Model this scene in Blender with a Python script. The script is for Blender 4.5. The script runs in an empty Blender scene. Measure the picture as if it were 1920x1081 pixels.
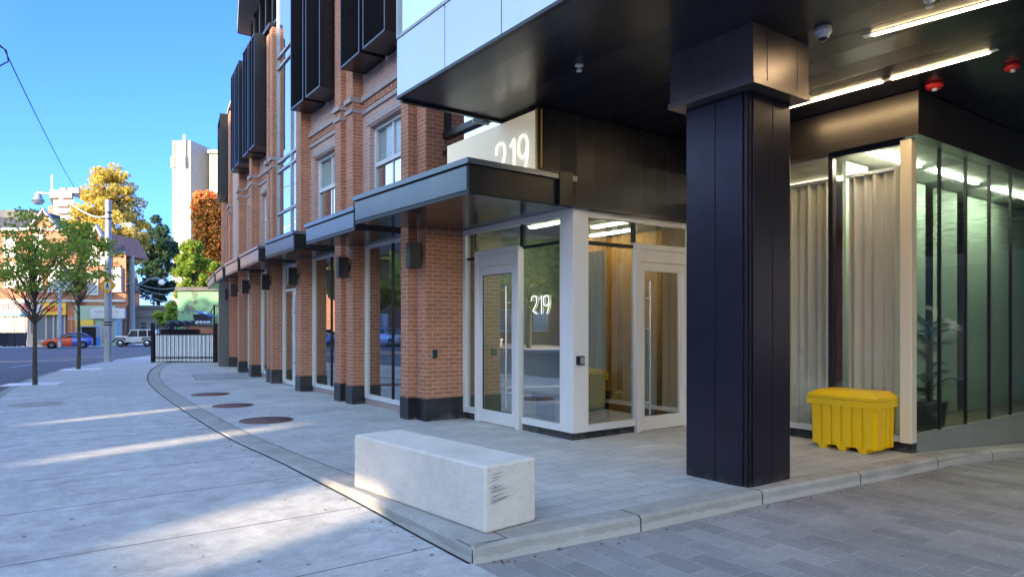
import bpy, math, random
from mathutils import Vector, Matrix
S = bpy.context.scene
R = math.radians
# ---------------------------------------------------------------- camera
CAMH = 1.55; FPX = 1280.0; HZ = 608.0
YAW = -math.atan2(.588, .809)
FW = Vector((.5879, .8090)); RT = Vector((.8090, -.5879))
cam = bpy.data.cameras.new('camera'); co = bpy.data.objects.new('camera', cam)
S.collection.objects.link(co); S.camera = co
cam.sensor_width = 36; cam.lens = 24.0; cam.clip_end = 3000; cam.clip_start = .05
cam.shift_y = (HZ-540.5)/1920
co.location = (0, 0, CAMH); co.rotation_euler = (R(90), 0, YAW)
# ---------------------------------------------------------------- sky and sun
SUN_H = Vector((-1, -.35)).normalized(); EL = R(14)
w = bpy.data.worlds.new('World'); S.world = w; w.use_nodes = True
nt = w.node_tree; bg = nt.nodes['Background']
sky = nt.nodes.new('ShaderNodeTexSky'); sky.sky_type = 'NISHITA'; sky.sun_disc = False
sky.sun_elevation = EL; sky.sun_rotation = math.atan2(SUN_H.x, SUN_H.y) % (2*math.pi)
sky.air_density = 1.0; sky.dust_density = .3; sky.ozone_density = 6.0
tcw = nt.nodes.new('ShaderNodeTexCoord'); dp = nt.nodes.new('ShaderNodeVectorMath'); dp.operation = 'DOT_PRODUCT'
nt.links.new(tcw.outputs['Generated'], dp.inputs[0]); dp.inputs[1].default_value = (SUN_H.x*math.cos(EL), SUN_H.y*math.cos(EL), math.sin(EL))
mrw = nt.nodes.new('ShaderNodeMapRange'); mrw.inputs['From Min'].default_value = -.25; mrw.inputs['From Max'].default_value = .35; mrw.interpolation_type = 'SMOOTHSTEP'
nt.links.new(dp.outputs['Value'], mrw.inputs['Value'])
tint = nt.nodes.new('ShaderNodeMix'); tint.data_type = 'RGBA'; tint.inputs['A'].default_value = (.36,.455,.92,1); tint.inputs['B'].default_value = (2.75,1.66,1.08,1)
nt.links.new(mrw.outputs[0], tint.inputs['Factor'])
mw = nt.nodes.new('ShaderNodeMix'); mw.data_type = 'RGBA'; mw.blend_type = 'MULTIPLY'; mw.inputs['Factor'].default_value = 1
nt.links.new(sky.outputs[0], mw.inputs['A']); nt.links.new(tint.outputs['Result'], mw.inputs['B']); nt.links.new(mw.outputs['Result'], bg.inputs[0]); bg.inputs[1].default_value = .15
sl = bpy.data.lights.new('sun', 'SUN'); sl.energy = 2.5; sl.angle = R(.9); sl.color = (1, .80, .54)
so = bpy.data.objects.new('sun', sl); S.collection.objects.link(so)
sd = Vector((SUN_H.x*math.cos(EL), SUN_H.y*math.cos(EL), math.sin(EL)))
so.rotation_euler = sd.to_track_quat('Z', 'Y').to_euler(); so.location = (-40, -14, 40)
S.view_settings.view_transform = 'Standard'; S.view_settings.look = 'None'
S.view_settings.exposure = 2.5; S.view_settings.gamma = 1
S.cycles.max_bounces = 8; S.cycles.transparent_max_bounces = 12; S.cycles.caustics_reflective = False
S.cycles.caustics_refractive = False; S.cycles.sample_clamp_indirect = 4
# ---------------------------------------------------------------- helpers
C = S.collection
def W(u, d):                       # pixel column and distance -> ground x, y
    l = (u-960)/FPX*d
    p = FW*d + RT*l
    return p.x, p.y
def ZV(v, d): return CAMH + (HZ-v)/FPX*d
def G(u, v, z=0):                  # a seen point at height z
    d = (CAMH-z)*FPX/(v-HZ); return W(u, d)
def gz(x, y):
    d = FW.x*x+FW.y*y
    return -.0165*min(max(0, d-30), 120)
class MB:
    def __init__(s): s.v = []; s.f = []; s.m = []; s.sm = []
    def face(s, pts, mi=0, smooth=False):
        b = len(s.v); s.v += [tuple(p) for p in pts]; s.f.append(tuple(range(b, b+len(pts)))); s.m.append(mi); s.sm.append(smooth)
    def poly(s, verts, faces, mi=0, smooth=False):
        b = len(s.v); s.v += [tuple(p) for p in verts]
        for f in faces: s.f.append(tuple(b+i for i in f)); s.m.append(mi); s.sm.append(smooth)
    def box(s, x0, x1, y0, y1, z0, z1, mi=0, M=None):
        if x1 < x0: x0, x1 = x1, x0
        if y1 < y0: y0, y1 = y1, y0
        if z1 < z0: z0, z1 = z1, z0
        v = [Vector(p) for p in ((x0,y0,z0),(x1,y0,z0),(x1,y1,z0),(x0,y1,z0),(x0,y0,z1),(x1,y0,z1),(x1,y1,z1),(x0,y1,z1))]
        if M is not None: v = [M @ p for p in v]
        s.poly(v, [(0,3,2,1),(4,5,6,7),(0,1,5,4),(1,2,6,5),(2,3,7,6),(3,0,4,7)], mi); return s
    def tube(s, pts, rad, n=8, mi=0, cap=True):
        pts = [Vector(p) for p in pts]
        if not isinstance(rad, (list, tuple)): rad = [rad]*len(pts)
        rings = []
        for i, p in enumerate(pts):
            t = (pts[min(i+1, len(pts)-1)]-pts[max(i-1, 0)]).normalized()
            a = t.cross(Vector((0,0,1)) if abs(t.z) < .95 else Vector((1,0,0))).normalized(); b = t.cross(a)
            rings.append([p+(a*math.cos(2*math.pi*k/n)+b*math.sin(2*math.pi*k/n))*rad[i] for k in range(n)])
        vs = [q for r in rings for q in r]; fs = []
        for i in range(len(rings)-1):
            for k in range(n):
                fs.append((i*n+k, i*n+(k+1) % n, (i+1)*n+(k+1) % n, (i+1)*n+k))
        s.poly(vs, fs, mi, True)
        if cap: s.face(rings[0][::-1], mi); s.face(rings[-1], mi)
        return s
    def lathe(s, prof, c=(0,0,0), n=16, mi=0, axis='z'):
        vs = []; fs = []
        for r, z in prof:
            for k in range(n):
                a = 2*math.pi*k/n; x, y = r*math.cos(a), r*math.sin(a)
                p = (x, y, z) if axis == 'z' else ((x, z, y) if axis == 'y' else (z, x, y))
                vs.append((c[0]+p[0], c[1]+p[1], c[2]+p[2]))
        for i in range(len(prof)-1):
            for k in range(n): fs.append((i*n+k, i*n+(k+1) % n, (i+1)*n+(k+1) % n, (i+1)*n+k))
        s.poly(vs, fs, mi, True); return s
    def prism(s, pts, y0, y1, mi=0):        # outline in x,z extruded in y
        n = len(pts)
        vs = [(x, y0, z) for x, z in pts]+[(x, y1, z) for x, z in pts]
        s.poly(vs, [tuple(range(n)), tuple(range(2*n-1, n-1, -1))]+[(i, n+i, n+(i+1) % n, (i+1) % n) for i in range(n)], mi); return s
    def build(s, name, mats, parent=None, M=None, bevel=0, kind=None):
        me = bpy.data.meshes.new(name); me.from_pydata(s.v, [], s.f)
        if not isinstance(mats, (list, tuple)): mats = [mats]
        for m in mats: me.materials.append(m)
        me.polygons.foreach_set('material_index', s.m); me.polygons.foreach_set('use_smooth', s.sm)
        uv = me.uv_layers.new(name='UVMap'); data = []
        for p in me.polygons:
            n = p.normal; ax = max(range(3), key=lambda i: abs(n[i]))
            for li in p.vertices:
                q = me.vertices[li].co
                data += (q.x, q.y) if ax == 2 else ((q.y, q.z) if ax == 0 else (q.x, q.z))
        uv.data.foreach_set('uv', data); me.update()
        o = bpy.data.objects.new(name, me); C.objects.link(o)
        if parent is not None: o.parent = parent
        if M is not None: o.matrix_local = M
        if bevel:
            b = o.modifiers.new('bevel', 'BEVEL'); b.width = bevel; b.segments = 2; b.limit_method = 'ANGLE'
        if kind: o['kind'] = kind
        return o
def build_each(mb, name, mats, parent=None, M=None, bevel=0):    # every box its own part
    n = len(mb.f)//6; out = []
    for k in range(n):
        q = MB(); q.v = mb.v[k*8:(k+1)*8]; q.f = [tuple(i-k*8 for i in f) for f in mb.f[k*6:(k+1)*6]]; q.m = mb.m[k*6:(k+1)*6]; q.sm = mb.sm[k*6:(k+1)*6]
        out.append(q.build(name, mats, parent, M, bevel))
    return out
def shear(mb, k):       # plan of a house whose party walls run askew to its front
    mb.v = [(x+k*max(0, y), y, z) for x, y, z in mb.v]; return mb
def tag(o, label, cat, group=None, kind=None):
    o['label'] = label; o['category'] = cat
    if group: o['group'] = group
    if kind: o['kind'] = kind
    return o
def thing(name, label, cat, loc=(0,0,0), rz=0, group=None):
    o = bpy.data.objects.new(name, None); C.objects.link(o); o.empty_display_size = .2
    o.location = loc; o.rotation_euler = (0, 0, rz); return tag(o, label, cat, group)
def dup(root, loc, rz, label=None):
    r = root.copy(); C.objects.link(r); r.location = loc; r.rotation_euler = (0, 0, rz)
    if label: r['label'] = label
    for ch in list(root.children):
        c = ch.copy(); C.objects.link(c); c.parent = r
        for g in list(ch.children):
            d = g.copy(); C.objects.link(d); d.parent = c
    return r
def inst(src, parent, M, name=None):      # same mesh again as another part
    o = src.copy(); C.objects.link(o); o.parent = parent; o.matrix_local = M
    for g in list(src.children):
        d = g.copy(); C.objects.link(d); d.parent = o
    return o
def text_mb(body, size, depth=.004, align='CENTER'):
    cu = bpy.data.curves.new('lettering', 'FONT'); cu.body = body; cu.size = size; cu.extrude = depth; cu.align_x = align; cu.align_y = 'CENTER'
    o = bpy.data.objects.new('lettering', cu); C.objects.link(o)
    bpy.context.view_layer.update()
    me = bpy.data.meshes.new_from_object(o.evaluated_get(bpy.context.evaluated_depsgraph_get()))
    mb = MB(); vs = [v.co.copy() for v in me.vertices]; mb.poly(vs, [tuple(p.vertices) for p in me.polygons])
    bpy.data.objects.remove(o); bpy.data.curves.remove(cu); bpy.data.meshes.remove(me)
    return mb
# ---------------------------------------------------------------- materials
def mat(name, col, rough=.6, metal=0, spec=.5, emit=None, es=1, coat=0):
    m = bpy.data.materials.new(name); m.use_nodes = True; b = m.node_tree.nodes['Principled BSDF']
    b.inputs['Base Color'].default_value = (*col, 1); b.inputs['Roughness'].default_value = rough; b.inputs['Metallic'].default_value = metal
    b.inputs['Specular IOR Level'].default_value = spec; b.inputs['Coat Weight'].default_value = coat
    if emit: b.inputs['Emission Color'].default_value = (*emit, 1); b.inputs['Emission Strength'].default_value = es
    return m
def N(m, t, **k):
    n = m.node_tree.nodes.new(t)
    for a, v in k.items(): setattr(n, a, v)
    return n
def L(m, a, b): m.node_tree.links.new(a, b)
def B(m): return m.node_tree.nodes['Principled BSDF']
def coords(m, kind='UV', scale=(1,1,1)):
    tc = N(m, 'ShaderNodeTexCoord'); mp = N(m, 'ShaderNodeMapping'); mp.inputs['Scale'].default_value = scale
    if kind == 'World':
        g = N(m, 'ShaderNodeNewGeometry'); L(m, g.outputs['Position'], mp.inputs['Vector'])
    else: L(m, tc.outputs[kind], mp.inputs['Vector'])
    return mp.outputs['Vector']
def noise(m, vec, scale, detail=5, rough=.6):
    n = N(m, 'ShaderNodeTexNoise'); n.inputs['Scale'].default_value = scale; n.inputs['Detail'].default_value = detail; n.inputs['Roughness'].default_value = rough
    L(m, vec, n.inputs['Vector']); return n.outputs['Fac']
def ramp(m, fac, stops):
    r = N(m, 'ShaderNodeValToRGB'); e = r.color_ramp.elements
    while len(e) < len(stops): e.new(.5)
    for i, (p, c) in enumerate(stops): e[i].position = p; e[i].color = (*c, 1) if len(c) == 3 else c
    L(m, fac, r.inputs['Fac']); return r.outputs['Color']
def mixc(m, fac, a, b, mode='MIX'):
    x = N(m, 'ShaderNodeMix', data_type='RGBA', blend_type=mode)
    for s, v in ((x.inputs['Factor'], fac), (x.inputs['A'], a), (x.inputs['B'], b)):
        if isinstance(v, (int, float)): s.default_value = v
        elif isinstance(v, tuple): s.default_value = (*v, 1)
        else: L(m, v, s)
    return x.outputs['Result']
def bump(m, h, st=.3, dist=.01):
    b = N(m, 'ShaderNodeBump'); b.inputs['Strength'].default_value = st; b.inputs['Distance'].default_value = dist
    L(m, h, b.inputs['Height']); L(m, b.outputs['Normal'], B(m).inputs['Normal'])
def grimy(name, c1, c2, scale=2, rough=.7, kind='World', st=.2, fine=60, metal=0, spec=.5):
    fq = .35 if st > .08 else .07
    m = mat(name, c1, rough, metal, spec); v = coords(m, kind)
    n1 = noise(m, v, scale, 8, .65); n2 = noise(m, v, fine, 4)
    c = ramp(m, n1, [(.35, c1), (.65, c2)])
    c = mixc(m, fq, c, ramp(m, n2, [(.3, (.35,.35,.35)), (.7, (.65,.65,.65))]), 'OVERLAY')
    L(m, c, B(m).inputs['Base Color']); bump(m, n2, st, .004 if st > .08 else .0008); return m
def bricks(name, c1, c2, mortar, bw=.2, rh=.0665, ms=.012, off=.5, dirt=None, fr=.85, rot=0, kind='UV', noise_sc=1.5, joint_st=.5):
    m = mat(name, c1, fr); v = coords(m, kind); mp = v.node; mp.inputs['Rotation'].default_value = (0, 0, rot)
    wn = N(m, 'ShaderNodeTexBrick'); wn.offset = off; wn.inputs['Scale'].default_value = 1
    wn.inputs['Brick Width'].default_value = bw; wn.inputs['Row Height'].default_value = rh; wn.inputs['Mortar Size'].default_value = ms*.5
    wn.inputs['Mortar Smooth'].default_value = .15; wn.inputs['Bias'].default_value = 0
    wn.inputs['Color1'].default_value = (*c1, 1); wn.inputs['Color2'].default_value = (*c2, 1); wn.inputs['Mortar'].default_value = (*mortar, 1)
    L(m, v, wn.inputs['Vector'])
    n1 = noise(m, v, noise_sc, 7, .65); n2 = noise(m, v, 45, 3)
    c = mixc(m, .5, wn.outputs['Color'], ramp(m, n1, [(.3, (.36,.36,.37)), (.7, (.62,.61,.6))]), 'OVERLAY')
    c = mixc(m, .35, c, ramp(m, n2, [(.3, (.35,.35,.35)), (.7, (.65,.65,.65))]), 'OVERLAY')
    if dirt:
        n3 = noise(m, v, .45, 6, .7); c = mixc(m, ramp(m, n3, [(.5, (0,0,0)), (.75, (.6,.6,.6))]), c, dirt)
    L(m, c, B(m).inputs['Base Color'])
    inv = N(m, 'ShaderNodeMath', operation='MULTIPLY_ADD'); inv.inputs[1].default_value = -1; inv.inputs[2].default_value = 1
    L(m, wn.outputs['Fac'], inv.inputs[0]); ad = N(m, 'ShaderNodeMath', operation='MULTIPLY_ADD'); ad.inputs[1].default_value = .25
    L(m, n2, ad.inputs[0]); L(m, inv.outputs[0], ad.inputs[2]); bump(m, ad.outputs[0], joint_st, .006)
    return m
def glass(name, tint=(.75,.88,.84), refl=.12, ior=1.7, rough=.0):
    m = bpy.data.materials.new(name); m.use_nodes = True; t = m.node_tree; t.nodes.remove(t.nodes['Principled BSDF'])
    out = t.nodes['Material Output']; tr = N(m, 'ShaderNodeBsdfTransparent'); tr.inputs[0].default_value = (*tint, 1)
    gl = N(m, 'ShaderNodeBsdfGlossy'); gl.inputs['Roughness'].default_value = rough; gl.inputs['Color'].default_value = (.95,.97,1,1)
    fr = N(m, 'ShaderNodeFresnel'); fr.inputs[0].default_value = ior
    ad = N(m, 'ShaderNodeMath', operation='ADD', use_clamp=True); ad.inputs[1].default_value = refl; L(m, fr.outputs[0], ad.inputs[0])
    v = coords(m, 'World'); nz = noise(m, v, .9, 1); bp = N(m, 'ShaderNodeBump'); bp.inputs['Strength'].default_value = .05; bp.inputs['Distance'].default_value = .03
    L(m, nz, bp.inputs['Height']); L(m, bp.outputs[0], gl.inputs['Normal'])
    ge = N(m, 'ShaderNodeNewGeometry'); ib = N(m, 'ShaderNodeMath', operation='SUBTRACT'); ib.inputs[0].default_value = 1; L(m, ge.outputs['Backfacing'], ib.inputs[1])
    mu = N(m, 'ShaderNodeMath', operation='MULTIPLY'); L(m, ad.outputs[0], mu.inputs[0]); L(m, ib.outputs[0], mu.inputs[1])   # the exit face of the pane only transmits
    mx = N(m, 'ShaderNodeMixShader'); L(m, mu.outputs[0], mx.inputs[0]); L(m, tr.outputs[0], mx.inputs[1]); L(m, gl.outputs[0], mx.inputs[2])
    L(m, mx.outputs[0], out.inputs['Surface']); return m
def leafmat(name, cols, trans=.55):
    m = mat(name, cols[0], .6, 0, .3); g = N(m, 'ShaderNodeNewGeometry')
    st = [(i/(len(cols)-1), c) for i, c in enumerate(cols)]
    c = ramp(m, g.outputs['Random Per Island'], st); L(m, c, B(m).inputs['Base Color'])
    t = N(m, 'ShaderNodeBsdfTranslucent'); L(m, c, t.inputs[0]); mx = N(m, 'ShaderNodeMixShader'); mx.inputs[0].default_value = trans
    out = m.node_tree.nodes['Material Output']; L(m, B(m).outputs[0], mx.inputs[1]); L(m, t.outputs[0], mx.inputs[2]); L(m, mx.outputs[0], out.inputs['Surface']); return m
M_ = {}
M_['brick'] = bricks('red_brown_brick', (.49,.195,.105), (.38,.145,.08), (.52,.33,.22), bw=.205, rh=.0677, ms=.018)
M_['brick2'] = bricks('orange_brick', (.35,.13,.065), (.25,.085,.04), (.34,.25,.18), bw=.4, rh=.14, ms=.03)
M_['precast'] = grimy('pinkish_precast', (.42,.34,.31), (.36,.28,.26), 3)
M_['plinth'] = grimy('black_granite', (.012,.013,.017), (.03,.03,.035), 5, .35, st=.05)
M_['black'] = grimy('black_metal', (.010,.010,.013), (.016,.016,.018), 1.2, .34, st=.02, metal=.0, spec=.4)
M_['soffit'] = None
M_['alu'] = grimy('silver_aluminium', (.78,.75,.72), (.82,.80,.77), .8, .36, st=.02, metal=.08)
M_['white'] = mat('white_paint', (.75,.74,.72), .5)
M_['blackpl'] = mat('black_plastic', (.015,.015,.017), .4)
M_['steel'] = mat('brushed_steel', (.72,.70,.68), .22, 1)
M_['galv'] = grimy('galvanised_pole', (.34,.36,.39), (.42,.44,.46), 2, .5, metal=.4)
M_['glass'] = glass('shop_glass', (.66,.78,.74), .36, 1.7)
M_['glassblue'] = glass('sky_reflecting_glass', (.22,.30,.34), .5, 2.2)
M_['glassgreen'] = glass('green_lobby_glass', (.70,.80,.74), .12, 1.5)
M_['conc'] = grimy('bench_concrete', (.62,.58,.53), (.54,.51,.47), 2.5, .85, fine=90, st=.35)
M_['kerb'] = grimy('kerb_concrete', (.42,.39,.35), (.30,.28,.25), 2.2, .9, fine=70, st=.5)
M_['concwall'] = grimy('grey_concrete', (.30,.31,.29), (.24,.25,.23), 1.5, .9)
M_['yellow'] = grimy('yellow_plastic', (.95,.60,.004), (.90,.55,.004), 2.2, .40, fine=30, st=.03)
M_['red'] = mat('red_plastic', (.65,.02,.03), .4)
M_['lamp'] = mat('lit_tube', (1,.9,.7), .5, emit=(1,.74,.40), es=14)
M_['lobbyglow'] = mat('added_lobby_glow', (1,.9,.7), .5, emit=(1,.90,.68), es=8)  # emission added to lift the dark lobby
M_['sideglow'] = mat('added_side_room_glow', (1,.9,.7), .5, emit=(1,.93,.80), es=20)  # stronger emission added to brighten the green panels
M_['shopglow'] = mat('added_shop_glow', (1,.9,.7), .5, emit=(1,.92,.75), es=3)  # weak emission added inside the shops
M_['curtain'] = mat('cream_curtain', (.80,.78,.70), .9)
M_['rust'] = grimy('rusty_iron', (.20,.085,.07), (.28,.13,.10), 9, .75, fine=80)
M_['asphalt'] = grimy('asphalt', (.10,.10,.11), (.13,.13,.14), .5, .9, fine=40)
M_['paint'] = grimy('road_paint', (.55,.55,.52), (.38,.38,.38), 3, .8)
M_['soil'] = grimy('far_ground', (.16,.15,.13), (.20,.19,.16), .2, .95)
M_['bark'] = grimy('bark', (.06,.045,.035), (.11,.085,.065), 8, .9, fine=50, st=.8)
M_['green_wall'] = grimy('mint_painted_wall', (.17,.36,.20), (.15,.32,.18), .8, .8)
M_['cream'] = grimy('cream_concrete', (.36,.34,.30), (.33,.31,.27), .15, .85, fine=3)
M_['slate'] = grimy('dark_slate', (.05,.05,.065), (.09,.085,.09), 1, .7, fine=8)
M_['win'] = mat('window_glass', (.16,.20,.24), .08, 0, .9)
M_['trim'] = mat('pale_trim', (.48,.46,.42), .6)
M_['mint'] = grimy('pale_green_paint', (.36,.46,.33), (.32,.42,.30), 1, .7)
M_['beige'] = grimy('beige_render', (.38,.355,.33), (.34,.315,.295), .5, .85)
M_['signwhite'] = mat('sign_white', (.52,.52,.51), .5)
M_['signyel'] = mat('sign_yellow', (.85,.52,.06), .5)
M_['signred'] = mat('sign_red', (.65,.03,.04), .5)
M_['signblue'] = mat('sign_blue', (.05,.22,.5), .5)
M_['diamond'] = mat('road_sign_yellow', (.62,.30,.005), .45)
M_['orange'] = mat('orange_wall', (.45,.19,.03), .7)
M_['interior'] = mat('interior_plaster', (.42,.42,.38), .8)
M_['intgreen'] = mat('pale_green_panel', (.44,.54,.44), .6)
M_['floor'] = mat('lobby_tiles', (.22,.17,.12), .3)
M_['wood'] = mat('brown_bench', (.16,.08,.03), .4)
M_['wire'] = mat('cable_black', (.02,.02,.02), .6)
M_['tyre'] = mat('tyre_rubber', (.02,.02,.02), .8)
M_['bins'] = mat('bin_plastic', (.025,.03,.045), .5)
M_['bag'] = mat('rubbish_bag', (.55,.58,.62), .4)
M_['sash'] = mat('window_sash_white', (.66,.68,.68), .5)
M_['paleglass'] = mat('pale_curtained_window', (.30,.34,.34), .25)
# dark plank soffit / cladding
def planks(name, axis, period, col, rough, line=(.002,.002,.003)):
    m = mat(name, col, rough, 0, .8 if 'soffit' in name else .3); v = coords(m, 'World'); s = N(m, 'ShaderNodeSeparateXYZ'); L(m, v, s.inputs[0])
    a = N(m, 'ShaderNodeMath', operation='MULTIPLY'); a.inputs[1].default_value = 1/period; L(m, s.outputs[axis], a.inputs[0])
    f = N(m, 'ShaderNodeMath', operation='FRACT'); L(m, a.outputs[0], f.inputs[0])
    l = N(m, 'ShaderNodeMath', operation='LESS_THAN'); l.inputs[1].default_value = .02/period*.6; L(m, f.outputs[0], l.inputs[0])
    n1 = noise(m, v, .9, 5); c = ramp(m, n1, [(.35, col), (.7, tuple(x*1.5 for x in col))])
    L(m, mixc(m, l.outputs[0], c, line), B(m).inputs['Base Color'])
    fl = N(m, 'ShaderNodeMath', operation='FLOOR'); L(m, a.outputs[0], fl.inputs[0]); wn = N(m, 'ShaderNodeTexWhiteNoise', noise_dimensions='1D'); L(m, fl.outputs[0], wn.inputs['W'])
    rr = N(m, 'ShaderNodeMath', operation='MULTIPLY_ADD'); rr.inputs[1].default_value = .12; rr.inputs[2].default_value = rough-.04; L(m, wn.outputs[0], rr.inputs[0]); L(m, rr.outputs[0], B(m).inputs['Roughness'])
    iv = N(m, 'ShaderNodeMath', operation='SUBTRACT'); iv.inputs[0].default_value = 1; L(m, l.outputs[0], iv.inputs[1]); bump(m, iv.outputs[0], .6, .008); return m
M_['soffit'] = planks('dark_soffit_planks', 0, .38, (.010,.011,.019), .26)
M_['clad'] = planks('dark_wall_cladding', 0, .30, (.013,.013,.017), .40, (.04,.04,.045))
M_['cansof'] = grimy('canopy_soffit', (.02,.016,.017), (.035,.028,.028), 1.5, .18, st=.01, spec=.8)
M_['canfas'] = grimy('canopy_fascia_metal', (.12,.145,.18), (.15,.175,.21), .7, .28, st=.01, metal=.55)
M_['panel'] = grimy('white_metal_panel', (.50,.53,.60), (.54,.57,.63), .5, .22, st=.01, metal=.5)
M_['colmet'] = grimy('column_dark_metal', (.045,.040,.058), (.058,.050,.072), 1.6, .33, fine=25, st=.03, metal=.75)
M_['colcap'] = grimy('capital_dark_metal', (.20,.17,.17), (.26,.22,.21), 1.8, .36, fine=25, st=.03, metal=.75)
M_['bulk'] = grimy('bulkhead_metal', (.07,.06,.055), (.09,.08,.07), 1, .3, st=.01, metal=.7)
M_['glasslob'] = glass('lobby_curtain_glass', (.92,.92,.88), .05, 1.4)
M_['postcream'] = mat('cream_corner_post', (.74,.66,.50), .45)
M_['signcream'] = mat('cream_sign_added_glow', (.78,.70,.50), .4, emit=(1,.90,.62), es=.055)  # faint emission added to brighten the panel in the shade
def worn(name, base, dark, pores=40, pt=.09):
    m = grimy(name, base, tuple(x*.86 for x in base), 2.2, .88, fine=110, st=.45, kind='Object'); v = coords(m, 'Object'); src = B(m).inputs['Base Color'].links[0].from_socket
    vo = N(m, 'ShaderNodeTexVoronoi'); vo.inputs['Scale'].default_value = pores; L(m, v, vo.inputs['Vector']); l = N(m, 'ShaderNodeMath', operation='LESS_THAN'); l.inputs[1].default_value = pt; L(m, vo.outputs['Distance'], l.inputs[0])
    sc_ = N(m, 'ShaderNodeSeparateColor'); L(m, vo.outputs['Color'], sc_.inputs[0]); g = N(m, 'ShaderNodeMath', operation='GREATER_THAN'); g.inputs[1].default_value = .86; L(m, sc_.outputs[0], g.inputs[0]); k = N(m, 'ShaderNodeMath', operation='MULTIPLY'); L(m, l.outputs[0], k.inputs[0]); L(m, g.outputs[0], k.inputs[1])
    c = mixc(m, k.outputs[0], src, dark); n3 = noise(m, coords(m, 'Object', (1,1,.35)), 1.7, 9, .78); c = mixc(m, ramp(m, n3, [(.54, (0,0,0)), (.74, (.5,.5,.5))]), c, tuple(x*.55 for x in base))
    L(m, c, B(m).inputs['Base Color']); return m
M_['conc'] = worn('bench_concrete', (.80,.72,.63), (.22,.20,.18))
def scratched(m):
    v = coords(m, 'World', (9,9,.55)); src = B(m).inputs['Base Color'].links[0].from_socket
    a = noise(m, v, 3.0, 6, .8); c = mixc(m, ramp(m, a, [(.70, (0,0,0)), (.76, (.10,.10,.10))]), src, (.20,.19,.20))
    b = noise(m, coords(m, 'World', (1,1,1)), 5, 8, .8); g = N(m, 'ShaderNodeNewGeometry'); s_ = N(m, 'ShaderNodeSeparateXYZ'); L(m, g.outputs['Position'], s_.inputs[0])
    z = N(m, 'ShaderNodeMath', operation='MULTIPLY_ADD'); z.inputs[1].default_value = -1.6; z.inputs[2].default_value = .16; L(m, s_.outputs[2], z.inputs[0]); ad = N(m, 'ShaderNodeMath', operation='ADD'); L(m, z.outputs[0], ad.inputs[0]); L(m, b, ad.inputs[1])
    f = ramp(m, ad.outputs[0], [(.56, (0,0,0)), (.72, (.4,.4,.4))]); c = mixc(m, f, c, (.22,.20,.18))       # splashed mud at the foot
    L(m, c, B(m).inputs['Base Color']); rr = mixc(m, ramp(m, noise(m, coords(m, 'World'), 2.2, 7, .7), [(.4, (0,0,0)), (.65, (1,1,1))]), (.28,.28,.28), (.31,.31,.31)); L(m, rr, B(m).inputs['Roughness'])
scratched(M_['colmet']); scratched(M_['plinth'])
M_['glassclear'] = glass('clear_window_glass', (.85,.9,.9), .05, 1.4)
M_['digit'] = mat('white_number_added_glow', (.9,.9,.86), .5, emit=(1,.97,.88), es=.25)  # emission added so the white numerals stand out
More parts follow.
